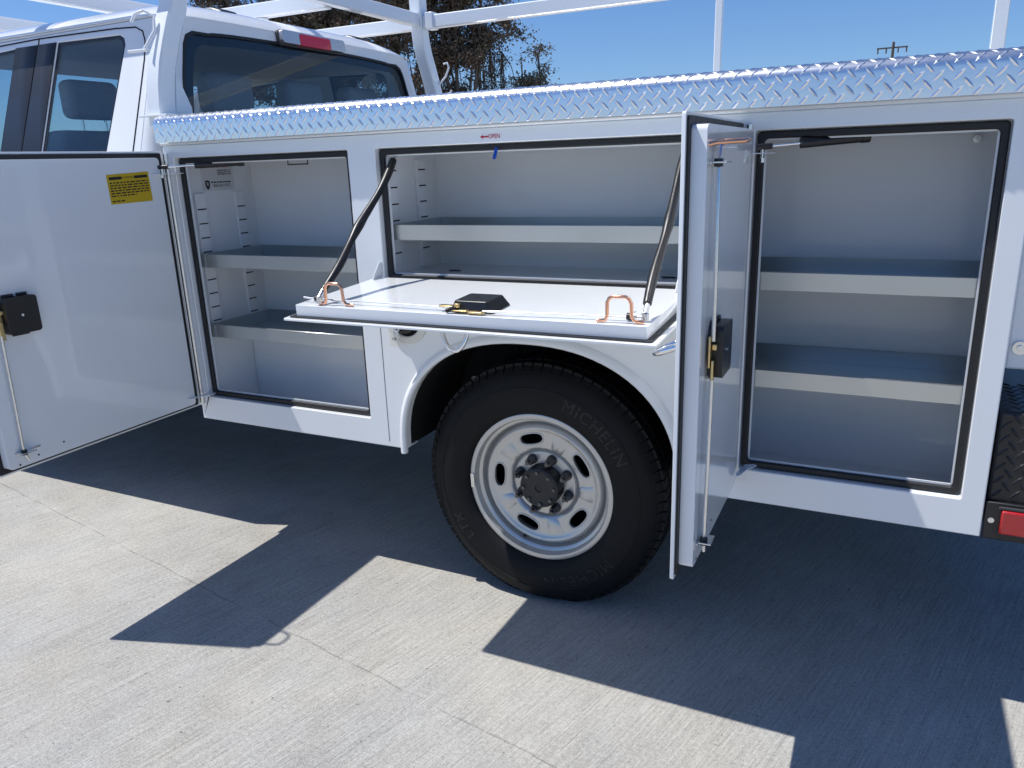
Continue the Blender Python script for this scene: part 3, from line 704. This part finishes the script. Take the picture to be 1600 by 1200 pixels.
# --- rear bumper with tread plate and red marker
bp = MB().box(1.202, 1.46, .015, 1.985, .50, .80).build('rear_bumper', 'bumper_black', truck, bevel=.008)
mb = MB()
for i in range(7):
    for j in range(7):
        x = 1.218 + i * .036; z = .595 + j * .0345
        f = lambda u, v, h: (u, .015 - h, v)
        if z < .79: lozenge(mb, f, x, z, 1, H=.0025)
        if z + .02 < .79: lozenge(mb, f, x + .018, z + .0172, -1, H=.0025)
        f2 = lambda u, v, h: (u, v, .80 + h)
        lozenge(mb, f2, x, .035 + j * .0345, 1, H=.0025); lozenge(mb, f2, x + .018, .052 + j * .0345, -1, H=.0025)
mb.build('raised_tread_pattern', 'bumper_black', bp, kind='stuff')
MB().box(1.200, 1.40, .002, .0148, .478, .575).build('marker_plate', 'bumper_black', bp, bevel=.003)
MB().box(1.232, 1.35, -.012, .0018, .500, .560).build('red_marker_light', 'reflector_red', bp, bevel=.004)
MB().box(1.226, 1.356, -.006, .0015, .562, .567).build('marker_bezel', 'trim_dark', bp)
MB().tube([(1.213, .0018, .531), (1.213, -.006, .531)], .007, 10).build('bumper_bolt', 'zinc', bp, smooth=40)
MB().tube([(1.235, .1195, .930), (1.235, .112, .930)], .016, 20).tube([(1.235, .112, .930), (1.235, .106, .930)], .007, 10).build('tailgate_stud', 'zinc', truck, smooth=40)

# ------------------------------------------------------------------ cab
YS = lambda z: .022 + max(0, z - 1.46) * .32           # side surface, leaning in above the belt line
def both(fn):
    for sgn in (0, 1): fn((lambda y: y) if sgn == 0 else (lambda y: 2.0 - y))
ROOFZ = 1.945
W1 = [(-1.735, 1.47), (-1.690, 1.86), (-1.700, 1.885), (-1.725, 1.898), (-2.085, 1.905), (-2.115, 1.47)]    # rear side pane
W2 = [(-2.37, 1.47), (-2.335, 1.905), (-3.02, 1.875), (-3.42, 1.47)]                                          # front side pane
cab = None
for side in (0, 1):
    fy = (lambda y: y) if side == 0 else (lambda y: 2.0 - y)
    sg = 1 if side == 0 else -1
    mpS = lambda a, b, c: (a, fy(YS(b) + c), b)
    out = [(-1.545, 1.46), (-1.545, ROOFZ), (-3.05, ROOFZ - .01), (-3.25, 1.85), (-3.75, 1.46)]
    hole1 = W1; hole2 = W2
    def inset(l, k):
        cx = sum(p[0] for p in l) / len(l); cz = sum(p[1] for p in l) / len(l); return [(cx + (x - cx) * k, cz + (z - cz) * k) for x, z in l]
    up = MB().plate(out, [[(x, max(z, 1.475)) for x, z in W1], [(x, max(z, 1.475)) for x, z in W2]], 0, .02, mpS)
    low = [(-1.545, .50), (-1.545, 1.459), (-3.75, 1.459), (-3.75, .50)]
    s = up.build('cab_side', 'cab_paint', truck, bevel=.004)
    MB().plate(low, [], 0, .02, lambda a, b, c: (a, fy(.022 + c), b)).build('lower_side', 'cab_paint', s, bevel=.003)
    # glass and black trim
    MB().plate([(x, max(z, 1.476)) for x, z in W1], [], .006, .010, mpS).build('side_window', 'glass_side', s)
    MB().plate([(x, max(z, 1.476)) for x, z in W2], [], .006, .010, mpS).build('side_window', 'glass_side', s)
    inn = inset(W1, .93); MB().ring([(x, max(z, 1.477)) for x, z in W1], [(x, max(z, 1.477)) for x, z in inn], .004, .0055, mpS).build('window_trim', 'pillar_black', s)
    inn = inset(W2, .95); MB().ring([(x, max(z, 1.477)) for x, z in W2], [(x, max(z, 1.477)) for x, z in inn], .004, .0055, mpS).build('window_trim', 'pillar_black', s)
    MB().plate([(-2.118, 1.477), (-2.088, 1.907), (-2.198, 1.907), (-2.236, 1.477)], [], -.004, -.0008, mpS).build('pillar_cover', 'pillar_black', s, bevel=.0015)
    MB().plate([(-2.243, 1.477), (-2.205, 1.907), (-2.345, 1.907), (-2.368, 1.477)], [], -.004, -.0008, mpS).build('pillar_cover', 'pillar_black', s, bevel=.0015)
    # door cut lines
    sm = MB()
    path = [(-1.588, 1.05), (-1.588, 1.46), (-1.576, 1.80), (-1.582, 1.865), (-1.60, 1.900), (-1.64, 1.918), (-1.75, 1.924), (-2.2, 1.930), (-2.9, 1.915), (-3.2, 1.84)]
    sm.tube([mpS(a, b, -.0004) for a, b in path], .0028, 6)
    sm.build('door_gap', 'dark_void', s); sm = MB()
    sm.tube([mpS(a, b, -.0004) for a, b in ((-2.24, 1.10), (-2.24, 1.46), (-2.20, 1.93))], .0028, 6)
    sm.build('door_gap', 'dark_void', s)
    MB().tube([(-1.56, fy(YS(1.945) + .010), 1.952), (-3.0, fy(YS(1.945) + .010), 1.944)], .006, 8).build('roof_drip_rail', 'cab_paint', s, smooth=60)
# rear panel with window opening and rounded corners
XRZ = lambda z: -1.492 - (z - 1.6) * .09
mpR = lambda a, b, c: (XRZ(b) + c, a, b)
RT = 1.945
topz = lambda y: RT + .0216 * max(0, 1 - abs((y - 1) / .825) ** 6) ** .6 + .002
out = [(YS(1.46) + .055, 1.46), (1.945 - YS(1.46), 1.46)] + [(1.945 - YS(z), z) for z in (1.6, 1.75, 1.88, 1.935)] + [(1.0 + .768 * math.cos(t), topz(1.0 + .768 * math.cos(t))) for t in [math.pi * i / 24 for i in range(25)]] + [(YS(z) + .055, z) for z in (1.935, 1.88, 1.75, 1.6)]
gl = [(.190, 1.53), (1.810, 1.53), (1.770, 1.74), (1.735, 1.86), (1.715, 1.893), (1.68, 1.909)] + [(1.0 + .6 * math.cos(t), 1.909 + .014 * math.sin(t)) for t in [math.pi * i / 14 for i in range(15)]] + [(.32, 1.909), (.285, 1.893), (.265, 1.86), (.23, 1.74)]
rp = MB().plate(out, [gl], 0, -.02, mpR)
for side in (0, 1):
    fy = (lambda y: y) if side == 0 else (lambda y: 2.0 - y)
    zs = [1.46, 1.6, 1.75, 1.85, 1.90, 1.945]; nst = 7; base = len(rp.v)
    for z in zs:
        x0, y0 = -1.545, YS(z); x1, y1 = XRZ(z), YS(z) + .055
        for k in range(nst + 1):
            t = R(90 * k / nst); rp.v.append((x0 + (x1 - x0) * math.sin(t), fy(y0 + (y1 - y0) * (1 - math.cos(t))), z))
    for i in range(len(zs) - 1):
        for k in range(nst):
            a_ = base + i * (nst + 1) + k; rp.f.append((a_, a_ + 1, a_ + nst + 2, a_ + nst + 1))
rpo = rp.build('cab_rear_panel', 'cab_paint', truck, smooth=40)
MB().plate(rect(.08, 1.92, .50, 1.459), [], 0, -.02, lambda a, b, c: (-1.485 + c, a, b)).build('lower_rear_panel', 'cab_paint', rpo)
MB().plate([(1 + (a - 1) * .997, 1.72 + (b - 1.72) * .985) for a, b in gl], [], -.006, -.010, mpR).build('rear_window', 'glass_rear', rpo)
gi = [(1 + (a - 1) * .93, 1.66 + (b - 1.66) * .84) for a, b in gl]
MB().ring(gl, gi, -.0105, -.0115, mpR).build('window_frit', 'pillar_black', rpo)
MB().ring([(1 + (a - 1) * 1.004, 1.72 + (b - 1.72) * 1.02) for a, b in gl], [(1 + (a - 1) * .990, 1.72 + (b - 1.72) * .965) for a, b in gl], .0015, -.005, mpR).build('window_seal', 'rubber', rpo)
# roof
mb = MB(); NX, NY = 30, 40; x_r = XRZ(1.945)
for i in range(NX + 1):
    u = i / NX; x = x_r - (u ** 1.8) * (3.06 + x_r)
    s_ = min(1, (x_r - x) / .15); gg = .24 + .76 * (1 - (1 - s_) ** 2.4)
    s2 = min(1, max(0, (x + 3.06)) / .3); gg *= (1 - (1 - s2) ** 2.2) * .7 + .3
    for j in range(NY + 1):
        y = 1 - math.cos(math.pi * j / NY) * .823; t = abs(y - 1) / .825
        mb.v.append((x, y, 1.945 + .090 * gg * max(0, 1 - t ** 6) ** .6))
mb.f = [(i * (NY + 1) + j, i * (NY + 1) + j + 1, (i + 1) * (NY + 1) + j + 1, (i + 1) * (NY + 1) + j) for i in range(NX) for j in range(NY)]
mb.build('cab_roof', 'cab_paint', truck, smooth=60)
MB().box(-3.0, -1.56, .20, 1.80, 1.905, 1.912).build('headliner', 'headliner', truck)
# high brake light
bl = MB().plate(rrect(.785, 1.215, 1.926, 1.978, .014, 4), [], .0, .034, lambda a, b, c: (XRZ(b) + c + .001, a, b - .010 + .006)).build('brake_light', 'lens_clear', truck, bevel=.005)
MB().plate(rrect(.895, 1.105, 1.924, 1.972, .010, 4), [], .0, .0365, lambda a, b, c: (XRZ(b) + c + .001, a, b - .004)).build('red_lens', 'lens_red', bl, bevel=.004)
MB().ring(rrect(.780, 1.220, 1.917, 1.979, .016, 4), rrect(.788, 1.212, 1.925, 1.971, .012, 4), .0, .012, lambda a, b, c: (XRZ(b) + c + .001, a, b - .004)).build('light_bezel', 'trim_dark', bl)
# windshield, hood, cowl (hidden from this side, kept simple but solid)
MB().plate([(.30, 0), (1.70, 0), (1.84, 1), (.16, 1)], [], 0, .006, lambda a, b, c: (-3.07 - .70 * b, a, 1.93 - .47 * b + c)).build('windshield', 'glass_side', truck)
hd = MB(); hd.sweep([(-3.76, 1, 0), (-4.3, 1, 0), (-5.0, 1, 0), (-5.2, 1, 0)], [(-.978, .55), (-.978, 1.22), (-.93, 1.36), (-.6, 1.44), (.6, 1.44), (.93, 1.36), (.978, 1.22), (.978, .55)], lambda i: (Vector((0, 1, 0)), Vector((0, 0, 1 - .04 * i))))
hd.build('front_end', 'cab_paint', truck, bevel=.02)
MB().box(-3.74, -1.52, .06, 1.94, .50, .62).build('cab_floor', 'trim_dark', truck)
MB().box(-3.74, -3.35, .06, 1.94, .63, 1.42).build('dashboard', 'trim_dark', truck, bevel=.05)
MB().box(-3.34, -1.56, .045, .10, .63, 1.455).build('door_trim', 'trim_dark', truck)
MB().box(-3.34, -1.56, 1.90, 1.955, .63, 1.455).build('door_trim', 'trim_dark', truck)
# seats
def seat(x, y, w, zt, name):
    s = MB().sweep([(x + .42, y, .98), (x + .40, y, 1.05), (x + .05, y, 1.08), (x, y, 1.1)], [(-w / 2, -.08), (w / 2, -.08), (w / 2, .06), (-w / 2, .06)], lambda i: (Vector((0, 1, 0)), Vector((0, 0, 1))))
    s = MB()
    s.box(x - .50, x + .02, y - w / 2, y + w / 2, .95, 1.10)
    s.sweep([(x - .04, y, 1.08), (x + .02, y, 1.35), (x + .06, y, zt)], [(-w / 2, -.06), (-w / 2 + .04, .06), (w / 2 - .04, .06), (w / 2, -.06)], lambda i: (Vector((0, 1, 0)) * (1 - .08 * i), Vector((1, 0, 0))))
    o = s.build(name, 'seat_cloth', truck, bevel=.03, seg=3)
    MB().box(x + .02, x + .12, y - .13, y + .13, zt + .05, zt + .22).build('headrest', 'seat_cloth', o, bevel=.035, seg=4)
    [MB().tube([(x + .07, y + q, zt - .02), (x + .07, y + q, zt + .06)], .007, 8).build('headrest_post', 'chrome', o) for q in (-.06, .06)]
seat(-2.55, .56, .52, 1.60, 'front_seat'); seat(-2.55, 1.44, .52, 1.60, 'front_seat')
for y in (.66, 1.14, 1.60): seat(-1.80, y, .50, 1.585, 'rear_seat')

# ------------------------------------------------------------------ ladder rack (posts lean inwards)
def sq(w, d, r=.006):
    return [(-w + r, -d), (w - r, -d), (w, -d + r), (w, d - r), (w - r, d), (-w + r, d), (-w, d - r), (-w, -d + r)]
PX = -1.435
curve = [(.050, 1.560), (.052, 1.62), (.060, 1.69), (.078, 1.76), (.105, 1.83), (.135, 1.90), (.165, 1.96), (.186, 2.03), (.196, 2.10), (.198, 2.26)]
def post(x, mir, w=.035):
    pts = [(x, (y if not mir else 2 - y), z) for y, z in curve]
    def fr(i):
        a = Vector(pts[max(i - 1, 0)]); c = Vector(pts[min(i + 1, len(pts) - 1)]); t = (c - a).normalized()
        return Vector((1, 0, 0)), t.cross(Vector((1, 0, 0))).normalized()
    o = MB().sweep(pts, sq(w, w), fr).build('rack_post', 'white_paint', truck, smooth=35)
    yb = pts[0][1]
    MB().box(x - .06, x + .075, min(yb, yb) - .05, yb + .05, 1.5885, 1.596).build('post_foot', 'white_paint', o, bevel=.002)
    s = -1 if not mir else 1
    # welded tie hook and drilled hole
    hp = []
    if not mir:
        MB().tube([(x - .036, .060, 1.815), (x - .12, .050, 1.815)], .0055, 8).build('hook_stay', 'white_paint', o, smooth=60); MB().tube([(x - .02, .035 + .0, 1.815), (x - .005, .075, 1.875), (x - .015, .09, 1.925), (x - .045, .075, 1.945), (x - .070, .055, 1.93), (x - .078, .045, 1.905)], .0055, 8).build('tie_hook', 'white_paint', o, smooth=60)
    else:
        MB().tube([(x + .036, 1.915, 1.82), (x + .075, 1.925, 1.86), (x + .095, 1.93, 1.905), (x + .085, 1.93, 1.93), (x + .065, 1.925, 1.925)], .0055, 8).build('tie_hook', 'white_paint', o, smooth=60); MB().tube([(x + .036, 1.95, 1.77), (x + .08, 1.955, 1.775), (x + .09, 1.955, 1.79)], .0055, 8).build('tie_hook', 'white_paint', o, smooth=60)
    hy = pts[7][1] - .0355
    MB().tube([(x, hy + .0005, 2.165), (x, hy - .0006, 2.165)], .010, 14).build('bolt_hole', 'dark_void', o)
    return o
post(PX, False); post(PX, True)
MB().plate([(.087, 1.5885), (.165, 1.5885), (.165, 1.625), (.115, 1.74)], [], PX + .02, PX + .026, YZ).build('post_gusset', 'white_paint', truck, bevel=.001)
def bar(a, b, w=.025, h=.032, name='rack_rail'):
    a, b = Vector(a), Vector(b); t = (b - a).normalized(); side = t.cross(Vector((0, 0, 1))).normalized()
    return MB().sweep([a, b], sq(w, h, .005), lambda i: (side, side.cross(t).normalized())).build(name, 'white_paint', truck, smooth=35)
RZ = 2.120
rl = bar((PX + .037, 1.805, RZ), (1.30, 1.805, RZ)); bar((PX - .037, 1.805, RZ), (-3.3, 1.805, RZ))
MB().box(PX + .055, PX + .10, 1.774, 1.836, RZ - .038, RZ + .045).build('rail_bracket', 'white_paint', rl, bevel=.003)
bar((PX + .037, .100, RZ), (1.30, .100, RZ)); bar((PX - .037, .125, RZ), (-3.3, .125, RZ), w=.032)
bar((PX, .235, RZ + .012), (PX, 1.765, RZ + .012), name='rack_crossbar')
bar((PX - .030, 1.08, RZ + .004), (-3.0, 1.08, RZ + .004))
MB().sweep([(-1.86, 1.08, 2.037), (-1.86, 1.08, RZ - .03)], sq(.024, .024), lambda i: (Vector((1, 0, 0)), Vector((0, 1, 0)))).build('rack_strut', 'white_paint', truck, smooth=35)
for x in (-2.28, -3.06): bar((x, .130, RZ + .002), (x, 1.775, RZ + .002), name='rack_crossbar')
for x, y, w in ((.148, 1.80, .016), (1.240, 1.80, .025)):
    MB().sweep([(x, y, 1.589), (x, y, RZ - .033)], sq(w, w, .003), lambda i: (Vector((1, 0, 0)), Vector((0, 1, 0)))).build('rack_post', 'white_paint', truck, smooth=35)
# roof clearance pods on the cab
for y in (.63, 1.54):
    MB().sweep([(-1.62, y, 2.012), (-1.68, y, 2.03), (-1.86, y, 2.035), (-1.95, y, 2.02)], [(-.06, -.03), (.06, -.03), (.045, .022), (-.045, .022)], lambda i: (Vector((0, 1, 0)), Vector((0, 0, 1)))).build('roof_pod', 'pillar_black', truck, bevel=.01)

# ------------------------------------------------------------------ loose things on the truck
bt = MB().sweep([(-.0895, .010, 1.436), (-.0905, .008, 1.426), (-.092, .005, 1.416), (-.0935, .002, 1.4045)], [(-.0045, -.002), (.0045, -.002), (.0055, .002), (-.0055, .002)], lambda i: (Vector((1, 0, 0)), Vector((0, 1, 0)))).build('blue_tab', 'tab_blue', bevel=.001)
bt['label'] = 'small blue plastic tab hanging from the top seal of the wide compartment'; bt['category'] = 'tab'
tg_ = empty('hang_tag', 'small white paper tag tied to the fuel filler under the hatch', 'tag', (-.458, -.03, .84))
def tagpart(mb, n, m): o = mb.build(n, m, tg_); o.matrix_parent_inverse = Matrix.Translation((.458, .03, -.84)); return o
tagpart(MB().plate(rrect(-.472, -.440, .842, .885, .004, 3), [], -.034, -.0325, XZ), 'tag_card', 'tag_white')
tagpart(text_mb('136', .013, lambda x, y, z: (-.456 + x, -.0345 - z * .2, .868 + y)), 'tag_number', 'print_black')
tagpart(MB().tube([(-.456, -.033, .882), (-.452, -.03, .91), (-.45, -.024, .945)], .0028, 6), 'tag_tie', 'clear_plastic')
tagpart(MB().tube([(-.450, -.0335, .880), (-.438, -.03, .90), (-.435, -.024, .945)], .0028, 6), 'tag_tie', 'clear_plastic')

# ------------------------------------------------------------------ trees beyond the lot
CX, CY = .936, -2.005
def tree(label, az, D, clumps, stems, leaf, n_per, group, size=(.16, .30), seed=1, cat='tree', name='eucalyptus_tree'):
    rr = random.Random(seed); a = R(az)
    bx_, by_ = CX + D * math.sin(a), CY + D * math.cos(a)
    right = Vector((math.cos(a), -math.sin(a), 0)); back = Vector((math.sin(a), math.cos(a), 0))
    root = empty(name, label, cat, (bx_, by_, 0), group)
    # stems: list of polylines [(lateral, height, depth, radius)...]
    tb = MB()
    for st in stems:
        pts = [right * l + back * d + Vector((0, 0, h)) for l, h, d, r in st]
        tb.tube(pts, [s_[3] for s_ in st], 7)
    # twigs from stems into the clumps
    for (l, h, d, rx, rz) in clumps:
        c = right * l + back * d + Vector((0, 0, h))
        st = min(stems, key=lambda s_: abs(s_[-1][0] - l) + abs(s_[-1][1] - h) * .5)
        q = st[rr.randrange(max(1, len(st) - 2), len(st))] if len(st) > 1 else st[0]
        p0 = right * q[0] + back * q[2] + Vector((0, 0, q[1]))
        m_ = p0.lerp(c, .5) + Vector((rr.uniform(-.3, .3), rr.uniform(-.3, .3), rr.uniform(0, .3)))
        tb.tube([p0, m_, c], [.05, .035, .015], 5)
        for k in range(5):
            e = c + Vector((rr.gauss(0, rx * .6), rr.gauss(0, rx * .6), rr.gauss(0, rz * .6))); tb.tube([m_.lerp(c, rr.random()), e], [.022, .008], 4)
    tb.build('trunk', 'bark', root, smooth=60)
    vs, fs = [], []
    for (l, h, d, rx, rz) in clumps:
        c = right * l + back * d + Vector((0, 0, h)); k = int(n_per * rx * rz)
        tufts = [c + Vector((rr.gauss(0, .45) * rx, rr.gauss(0, .45) * rx, rr.gauss(0, .42) * rz)) for _ in range(max(3, k // 22))]
        for _ in range(k):
            p = rr.choice(tufts) + Vector((rr.gauss(0, .24), rr.gauss(0, .24), rr.gauss(0, .18)))
            s_ = rr.uniform(*size); t = Vector((rr.gauss(0, 1), rr.gauss(0, 1), rr.gauss(-.5, .8))).normalized(); u = t.cross(Vector((rr.gauss(0, 1), rr.gauss(0, 1), rr.gauss(0, 1)))).normalized()
            o = len(vs); w = s_ * rr.uniform(.16, .30)
            vs += [p - t * s_ * .5, p + u * w, p + t * s_ * .5, p - u * w]; fs.append((o, o + 1, o + 2, o + 3))
    me = bpy.data.meshes.new('crown'); me.from_pydata([tuple(v) for v in vs], [], fs); me.materials.append(M[leaf])
    o = bpy.data.objects.new('crown', me); COL.objects.link(o); o.parent = root
    return root
def rnd_clumps(rr, l0, l1, h0, h1, n, r0, r1, shape=None):
    out = []
    while len(out) < n:
        l, h = rr.uniform(l0, l1), rr.uniform(h0, h1)
        if shape and not shape(l, h): continue
        r = rr.uniform(r0, r1); out.append((l, h, rr.uniform(-1.6, 1.6), r, r * rr.uniform(.55, .8)))
    return out
GRP = 'brown eucalyptus trees beyond the lot'
rr = random.Random(21)
D0 = 55
def multi(rr, n, l0, l1, h1):
    st = []
    for k in range(n):
        b = rr.uniform(-.4, .4); e = rr.uniform(l0, l1); hh = h1 * rr.uniform(.8, 1.05); m = b + (e - b) * .4
        st.append([(b, 0, rr.uniform(-.3, .3), .20), (b + (m - b) * .5, hh * .3, 0, .15), (m, hh * .55, rr.uniform(-.5, .5), .11), (b + (e - b) * .75, hh * .8, rr.uniform(-.8, .8), .07), (e, hh, rr.uniform(-1, 1), .04)])
    return st
# u -> lateral: azimuths: u400 -42.4, u540 -36.7, u700 -30.2, u780 -26.4, u845 -23.6
tree('dense brown-leaved eucalyptus behind the left half of the cab window', -41.5, 52, rnd_clumps(rr, -4.5, 4.5, 3.0, 14.5, 80, .9, 1.6), multi(rr, 5, -3, 3, 11), 'leaf_brown', 520, GRP, seed=3)
tree('dense brown-leaved eucalyptus filling the gap between the rack bars', -35.8, 54, rnd_clumps(rr, -3.8, 3.8, 3.0, 14.5, 80, .9, 1.5), multi(rr, 6, -3, 3, 11), 'leaf_brown', 520, GRP, seed=4)
def sh(l, h): return (h > 9.2 and l < 3.4 - max(0, (h - 11.5)) * .6) or (h > 7.6 and -2.5 < l < 1.8) or (h < 7.6 and -3.2 < l < -.1 and (h < 6.6 or l < -1.5))
tree('tall many-stemmed eucalyptus with open crown just right of the far rack post', -29.2, 56, rnd_clumps(rr, -3.6, 3.6, 4.2, 14.0, 100, .6, 1.2, sh), multi(rr, 9, -2.6, 2.4, 10.5), 'leaf_brown', 640, GRP, seed=5)
for k, (az, hh, sd, lab) in enumerate(((-28.0, 9.4, 8, 'slim young eucalyptus nearest the big many-stemmed tree'), (-27.15, 9.0, 9, 'slim young eucalyptus, middle one of the three saplings'), (-26.3, 8.6, 10, 'slim young eucalyptus, the sapling closest to the open sky'))):
    r2 = random.Random(sd)
    cl = [(r2.gauss(0, .33), h, r2.gauss(0, .3), r2.uniform(.28, .5), r2.uniform(.25, .45)) for h in [4.2 + (hh - 4.2) * i / 11 for i in range(12)]]
    tree(lab, az, 57, cl, [[(0, 0, 0, .09), (.08, hh * .5, 0, .06), (.0, hh, 0, .025)]], 'leaf_green', 460, 'young eucalyptus saplings', seed=sd, size=(.14, .26), name='young_eucalyptus_tree')
r2 = random.Random(31)
cl = [(-.3, 8.75, 0, .55, .35), (.25, 8.95, .2, .6, .35), (.75, 8.75, -.2, .5, .3), (.1, 8.55, .1, .4, .3), (.6, 7.95, 0, .45, .35), (.85, 7.6, .1, .35, .3), (.25, 7.6, 0, .3, .3), (.35, 7.2, 0, .28, .25), (-1.0, 8.2, 0, .28, .3)]
tree('small sparse flat-topped eucalyptus standing alone against the sky', -24.0, 58, cl, [[(.1, 0, 0, .12), (.15, 5, 0, .09), (.25, 7.2, 0, .06), (.2, 8.6, 0, .03)], [(.1, 4, 0, .06), (-.9, 6.5, 0, .03), (-1.0, 8.2, 0, .015)]], 'leaf_green', 420, GRP, seed=12, size=(.14, .26))
r2 = random.Random(33)
cl = [(r2.uniform(-1.9, .9), 0, r2.uniform(-1, 1), r2.uniform(.55, .9), r2.uniform(.45, .7)) for _ in range(26)]
cl = [(l, r2.uniform(3.2, 5.95 + (l + 1.9) * .38), d, a_, b_) for l, h, d, a_, b_ in cl]
tree('low rounded bushy tree below the lone flat-topped eucalyptus', -24.4, 56, cl, [[(-.4, 0, 0, .16), (-.4, 3, 0, .12), (-.3, 5, 0, .06)]], 'leaf_green', 480, GRP, seed=13, name='bushy_tree')

# ------------------------------------------------------------------ utility pole
def pol(az, D): a = R(az); return (CX + D * math.sin(a), CY + D * math.cos(a), 0)
up_ = empty('utility_pole', 'distant wooden utility pole with crossarm above the tread plate', 'utility pole', pol(-1.1, 85))
MB().tube([(0, 0, 0), (.12, 0, 10.9)], [.17, .12], 10).build('pole_shaft', 'wood_pole', up_, smooth=50)
MB().box(-1.25, 1.35, -.06, .06, 10.35, 10.47).build('crossarm', 'wood_pole', up_)
for x in (-1.15, -.45, .55, 1.25):
    MB().tube([(x, 0, 10.34), (x, 0, 9.95)], .06, 8).build('insulator', 'wood_pole', up_, smooth=50)
